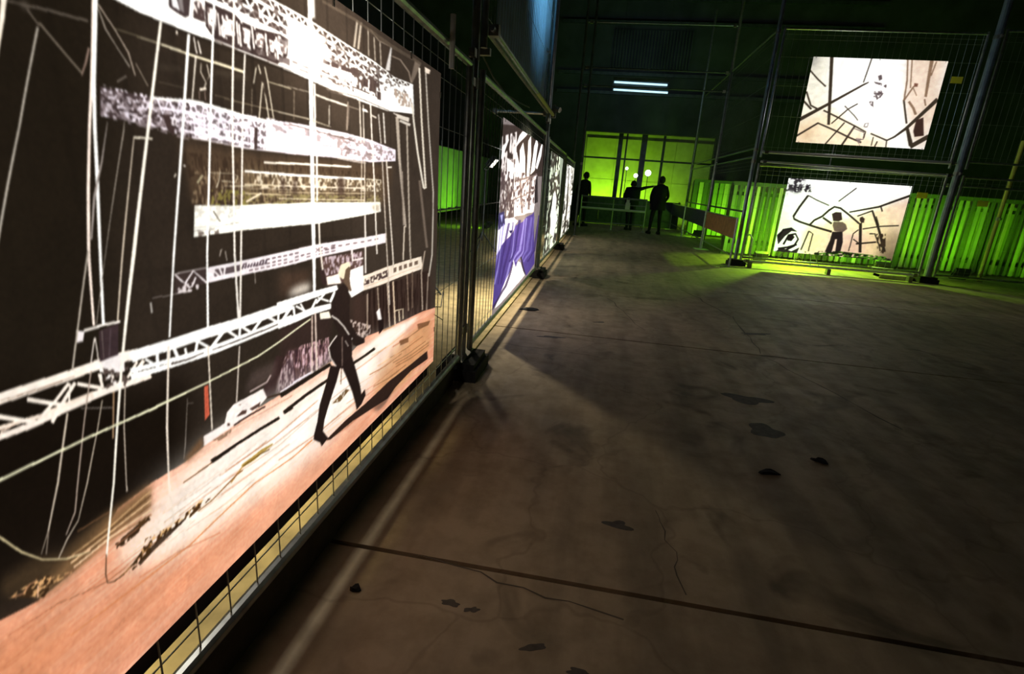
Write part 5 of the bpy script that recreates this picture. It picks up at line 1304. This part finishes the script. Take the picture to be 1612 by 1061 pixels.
for i, (y0, y1) in enumerate(((10.25, 13.2), (13.35, 16.5), (16.65, 19.6))):
    t = thing('board_barrier', labs[i], 'barrier', (2.45, y0, 0), 0, 'board barriers along the right side'); L = y1 - y0; m = 'wood' if i == 0 else 'board_dark'
    MB().box(-.012, .012, .03, L - .03, .52, .87).build('board', m, t)
    MB().tube((0, .02, .885), (0, L - .02, .885), .014, 8).build('top_rail', 'galv', t); MB().tube((0, .02, .22), (0, L - .02, .22), .014, 8).build('bottom_rail', 'galv', t)
    for y in (.02, L - .02):
        lg = MB().tube((0, y, .012), (0, y, .9), .018, 8).build('leg', 'galv', t); MB().box(-.16, .16, y - .03, y + .03, 0, .014).build('foot_bar', 'galv', lg)
t = thing('crowd_barrier', 'low barrier with two pale rails across the far end behind the people', 'barrier', (-.65, 17.2, 0))
for z, r in ((.97, .03), (.78, .016), (.62, .035), (.2, .016)): MB().tube((0, 0, z), (2.0, 0, z), r, 8).build('rail', 'white' if z == .62 else 'galv', t)
for x in (0, 1.0, 2.0): 
    lg = MB().tube((x, 0, .012), (x, 0, 1.0), .02, 8).build('leg', 'galv', t); MB().box(x - .03, x + .03, -.2, .2, 0, .014).build('foot_bar', 'galv', lg)
t = thing('white_bag', 'white carrier bag hanging on the far barrier', 'bag', (.78, 17.08, .66)); mb = MB(); mb.prism([(-.07, -.04), (.07, -.05), (.08, .04), (-.06, .05)], 0, .2); mb.prism([(-.05, -.03), (.05, -.03), (.05, .03), (-.05, .03)], .2, .29); mb.build('bag', 'white', t); MB().path([(-.04, 0, .27), (-.03, .06, .35), (.03, .06, .35), (.04, 0, .27)], .005, 5).build('handle', 'white', t)

t = thing('hoarding', 'low dark hoarding closing the far end below the green wall', 'hoarding', (-.8, 19.62, 0))
for k in range(5): MB().box(k * .7, k * .7 + .699, 0, .03, .02, .92).build('board', 'board_dark', t)
for x in (.02, 1.4, 2.8, 3.44): MB().box(x, x + .05, .03, .09, 0, .95).build('post', 'steel_dark', t)
t = thing('light_baffle', 'added light-blocking dark brown kick board under the bottom rail below the large picture', 'board', (-.815, -.3, 0))  # added dark board; stops lamp light spilling under the bottom rail
for y0, y1 in ((0, 1.6495), (1.65, 3.3)): MB().box(-.012, .012, y0, y1, 0, .128).build('plank', 'baffle', t)
# ================================================================ LITTER
for lab, x, y, s, r, k in (('dark curled scrap lying near the purple picture', -.60, 5.2, .09, .3, 1.9), ('small dark wedge-shaped scrap on the middle floor', .93, 2.4, .045, .2, 1.6), ('small dark scrap right of the wedge-shaped one', 1.23, 2.6, .035, -.3, 1.6), ('round dark pebble-like scrap near the bottom of the fence', -.62, 1.25, .022, 0, 1.1)):
    t = thing('litter_scrap', lab, 'litter', (x, y, 0), r, 'litter on the floor'); p = blob(0, 0, s * k / 1.4, s * .55, 10, 0, .35); mb = MB(); n = len(p)
    mb.v = [(a, b, .002) for a, b in p] + [(a * .9, b * .9, .006 + .012 * abs(math.sin(7 * i))) for i, (a, b) in enumerate(p)]; mb.f = [tuple(range(n))[::-1], tuple(range(n, 2 * n))] + [(i, (i + 1) % n, n + (i + 1) % n, n + i) for i in range(n)]
    mb.build('scrap', 'black', t)
t = thing('cable', 'thin black cable sagging from the top rail behind the purple picture', 'cable', (-.84, 3.5, 0)); MB().path([(0, 0, 2.0), (0, .4, 1.93), (0, .9, 1.9), (0, 1.5, 1.93), (0, 2.2, 1.98)], .006, 6).build('wire', 'cable', t); MB().box(-.01, .06, -.02, .02, 1.98, 2.02).build('clip', 'clampm', t)

# ================================================================ PEOPLE
def person(label, loc, rz, joints, m, extra=None):
    """one continuous skinned body; joints: name -> (x, y, z, radius), facing +y"""
    E = [('pelvis', 'waist'), ('waist', 'chest'), ('chest', 'neck'), ('neck', 'skull'), ('skull', 'crown')]
    for s in 'lr': E += [('chest', 'sh' + s), ('sh' + s, 'el' + s), ('el' + s, 'wr' + s), ('wr' + s, 'pa' + s), ('pelvis', 'hip' + s), ('hip' + s, 'kn' + s), ('kn' + s, 'an' + s), ('an' + s, 'to' + s)]
    J = dict(joints)
    for s in 'lr':
        w = Vector(J['wr' + s][:3]); p = Vector(J['pa' + s][:3]); d = (p - w).normalized(); side = Vector((0, 1, 0)) if abs(d.y) < .7 else Vector((0, 0, 1)); inw = Vector((-1 if s == 'r' else 1, 0, 0)) * .3
        for k, (off, ln) in enumerate(((.033, .062), (.011, .072), (-.012, .068), (-.034, .052))):
            b = p + side * off; mid = b + d * ln * .55; tip = b + d * ln + inw * .05
            for nm, q, r in (('a', b, .010), ('b', mid, .009), ('c', tip, .008)): J['f%d%s%s' % (k, nm, s)] = (*q, r)
            E += [('pa' + s, 'f%da%s' % (k, s)), ('f%da%s' % (k, s), 'f%db%s' % (k, s)), ('f%db%s' % (k, s), 'f%dc%s' % (k, s))]
        b = w + (p - w) * .45 + side * .035; tip = b + d * .04 + side * .03
        J['ta' + s] = (*b, .012); J['tb' + s] = (*tip, .010); E += [('wr' + s, 'ta' + s), ('ta' + s, 'tb' + s)]
    names = list(J); ix = {n: i for i, n in enumerate(names)}
    me = bpy.data.meshes.new('body'); me.from_pydata([J[n][:3] for n in names], [(ix[a], ix[b]) for a, b in E], []); o = link('body', me)
    sk = o.modifiers.new('skin', 'SKIN'); 
    for n in names:
        v = me.skin_vertices[0].data[ix[n]]; v.radius = (J[n][3],) * 2; v.use_root = n == 'pelvis'
        if n in ('chest', 'waist', 'pelvis'): v.radius = (J[n][3] * 1.25, J[n][3] * .85)
    o.modifiers.new('sub', 'SUBSURF').levels = 1
    dg = bpy.context.evaluated_depsgraph_get(); ev = o.evaluated_get(dg); nm = bpy.data.meshes.new_from_object(ev); o.modifiers.clear(); o.data = nm
    nm.materials.clear(); nm.materials.append(MATS[m]); nm.materials.append(MATS['skin']); neck = Vector(J['neck'][:3])
    for f in nm.polygons:
        c = f.center; hand = any((c - Vector(J['pa' + s][:3])).length < .11 for s in 'lr'); f.material_index = 1 if hand or (c.z > neck.z + .02 and (c - Vector(J['skull'][:3])).length < .17) else 0; f.use_smooth = True
    t = thing('person', label, 'person', loc, rz, 'visitors'); o.parent = t
    k = Vector(J['skull'][:3]); import bmesh
    bm = bmesh.new(); bmesh.ops.create_uvsphere(bm, u_segments=14, v_segments=10, radius=1)
    for v in bm.verts: v.co = Vector((v.co.x * .092, v.co.y * .108 - .012, v.co.z * .115 + .028)) + k
    bmesh.ops.delete(bm, geom=[v for v in bm.verts if (v.co.y - k.y) > .045 and v.co.z - k.z < .06], context='VERTS'); hm = bpy.data.meshes.new('hair'); bm.to_mesh(hm); bm.free(); hm.materials.append(MATS['hair']); link('hair', hm, t)
    fc = MB(); fc.tube((k.x, k.y + .085, k.z - .005), (k.x, k.y + .115, k.z - .03), .008, 6, .014); fc.build('nose', 'skin', t)
    MB().tube((k.x - .025, k.y + .088, k.z - .058), (k.x + .025, k.y + .088, k.z - .058), .006, 6).build('mouth', 'hair', t)
    for sx in (-1, 1):
        MB().tube((k.x + sx * .032, k.y + .08, k.z + .012), (k.x + sx * .032, k.y + .092, k.z + .012), .009, 8).build('eye', 'white', t); MB().box(k.x + sx * .088 - .008, k.x + sx * .088 + .008, k.y - .01, k.y + .025, k.z - .03, k.z + .03).build('ear', 'skin', t)
    # coat hem and shoes
    for s in 'lr':
        a = Vector(J['an' + s][:3]); b = Vector(J['to' + s][:3]); mb = MB(); mb.box(-.045, .045, -.07, (b - a).length + .05, 0, .075); sh = mb.build('shoe', 'black', t); sh.location = (a.x, a.y, 0); sh.rotation_euler = (0, 0, math.atan2(-(b.x - a.x), b.y - a.y))
    return t
def coat(t, m, rings):
    mb = MB(); n = 14
    for (cx, cy, z, rx, ry) in rings:
        for k in range(n): mb.v.append((cx + rx * math.cos(2 * math.pi * k / n), cy + ry * math.sin(2 * math.pi * k / n), z))
    for r in range(len(rings) - 1): mb.f += [(r * n + k, r * n + (k + 1) % n, (r + 1) * n + (k + 1) % n, (r + 1) * n + k) for k in range(n)]
    o = mb.build('coat', m, t, smooth=True); o.modifiers.new('thick', 'SOLIDIFY').thickness = .012
J1 = dict(pelvis=(0, 0, .93, .13), waist=(.01, 0, 1.06, .125), chest=(.02, .02, 1.30, .135), neck=(.03, .04, 1.45, .055), skull=(.04, .07, 1.57, .085), crown=(.04, .07, 1.66, .06),
  shl=(-.17, .02, 1.37, .06), ell=(-.24, .0, 1.10, .045), wrl=(-.20, .12, .90, .03), pal=(-.19, .17, .83, .03), shr=(.20, .02, 1.38, .06), elr=(.27, -.02, 1.12, .045), wrr=(.22, .12, .95, .03), par=(.20, .18, .89, .03),
  hipl=(-.09, 0, .88, .095), knl=(-.13, .02, .48, .065), anl=(-.17, -.02, .08, .045), tol=(-.18, .12, .04, .04), hipr=(.09, 0, .88, .095), knr=(.11, .03, .48, .065), anr=(.13, 0, .08, .045), tor=(.14, .14, .04, .04))
p = person('person in a dark coat standing before the far barrier, right of the pair', (1.66, 16.8, 0), .12, J1, 'cloth_dark')
coat(p, 'cloth_dark', [(0, 0, .72, .235, .16), (0, 0, .95, .215, .155), (.01, 0, 1.1, .205, .15), (.02, .01, 1.3, .225, .15), (.02, .02, 1.4, .19, .12), (.03, .03, 1.47, .08, .075)])
J2 = dict(pelvis=(0, 0, .86, .13), waist=(0, .06, 1.0, .13), chest=(0, .14, 1.2, .15), neck=(.0, .22, 1.33, .06), skull=(.01, .30, 1.41, .085), crown=(.01, .33, 1.49, .06),
  shl=(-.19, .14, 1.27, .065), ell=(-.24, .22, 1.02, .048), wrl=(-.18, .36, .98, .03), pal=(-.15, .43, .99, .03), shr=(.19, .14, 1.28, .065), elr=(.42, .2, 1.36, .046), wrr=(.64, .18, 1.41, .03), par=(.72, .17, 1.42, .03),
  hipl=(-.08, -.01, .82, .095), knl=(-.07, .05, .45, .068), anl=(-.06, -.03, .08, .045), tol=(-.08, .11, .04, .04), hipr=(.08, -.01, .82, .095), knr=(.07, .05, .45, .068), anr=(.05, -.03, .08, .045), tor=(.06, .11, .04, .04))
p = person('stooping person in a dark jacket behind the far barrier, one arm raised sideways', (.92, 17.65, 0), .0, J2, 'cloth_navy')
coat(p, 'cloth_navy', [(0, .0, .80, .225, .17), (0, .05, .98, .22, .165), (0, .11, 1.12, .225, .16), (0, .14, 1.25, .215, .14), (0, .18, 1.33, .12, .10)])
p = person('person in dark clothes half hidden by the far left poles', (-.66, 17.75, 0), -.5, J1, 'cloth_dark')
coat(p, 'cloth_dark', [(0, 0, .72, .22, .16), (0, 0, 1.0, .205, .15), (.02, .01, 1.3, .22, .15), (.02, .02, 1.4, .19, .12), (.03, .03, 1.47, .08, .075)])
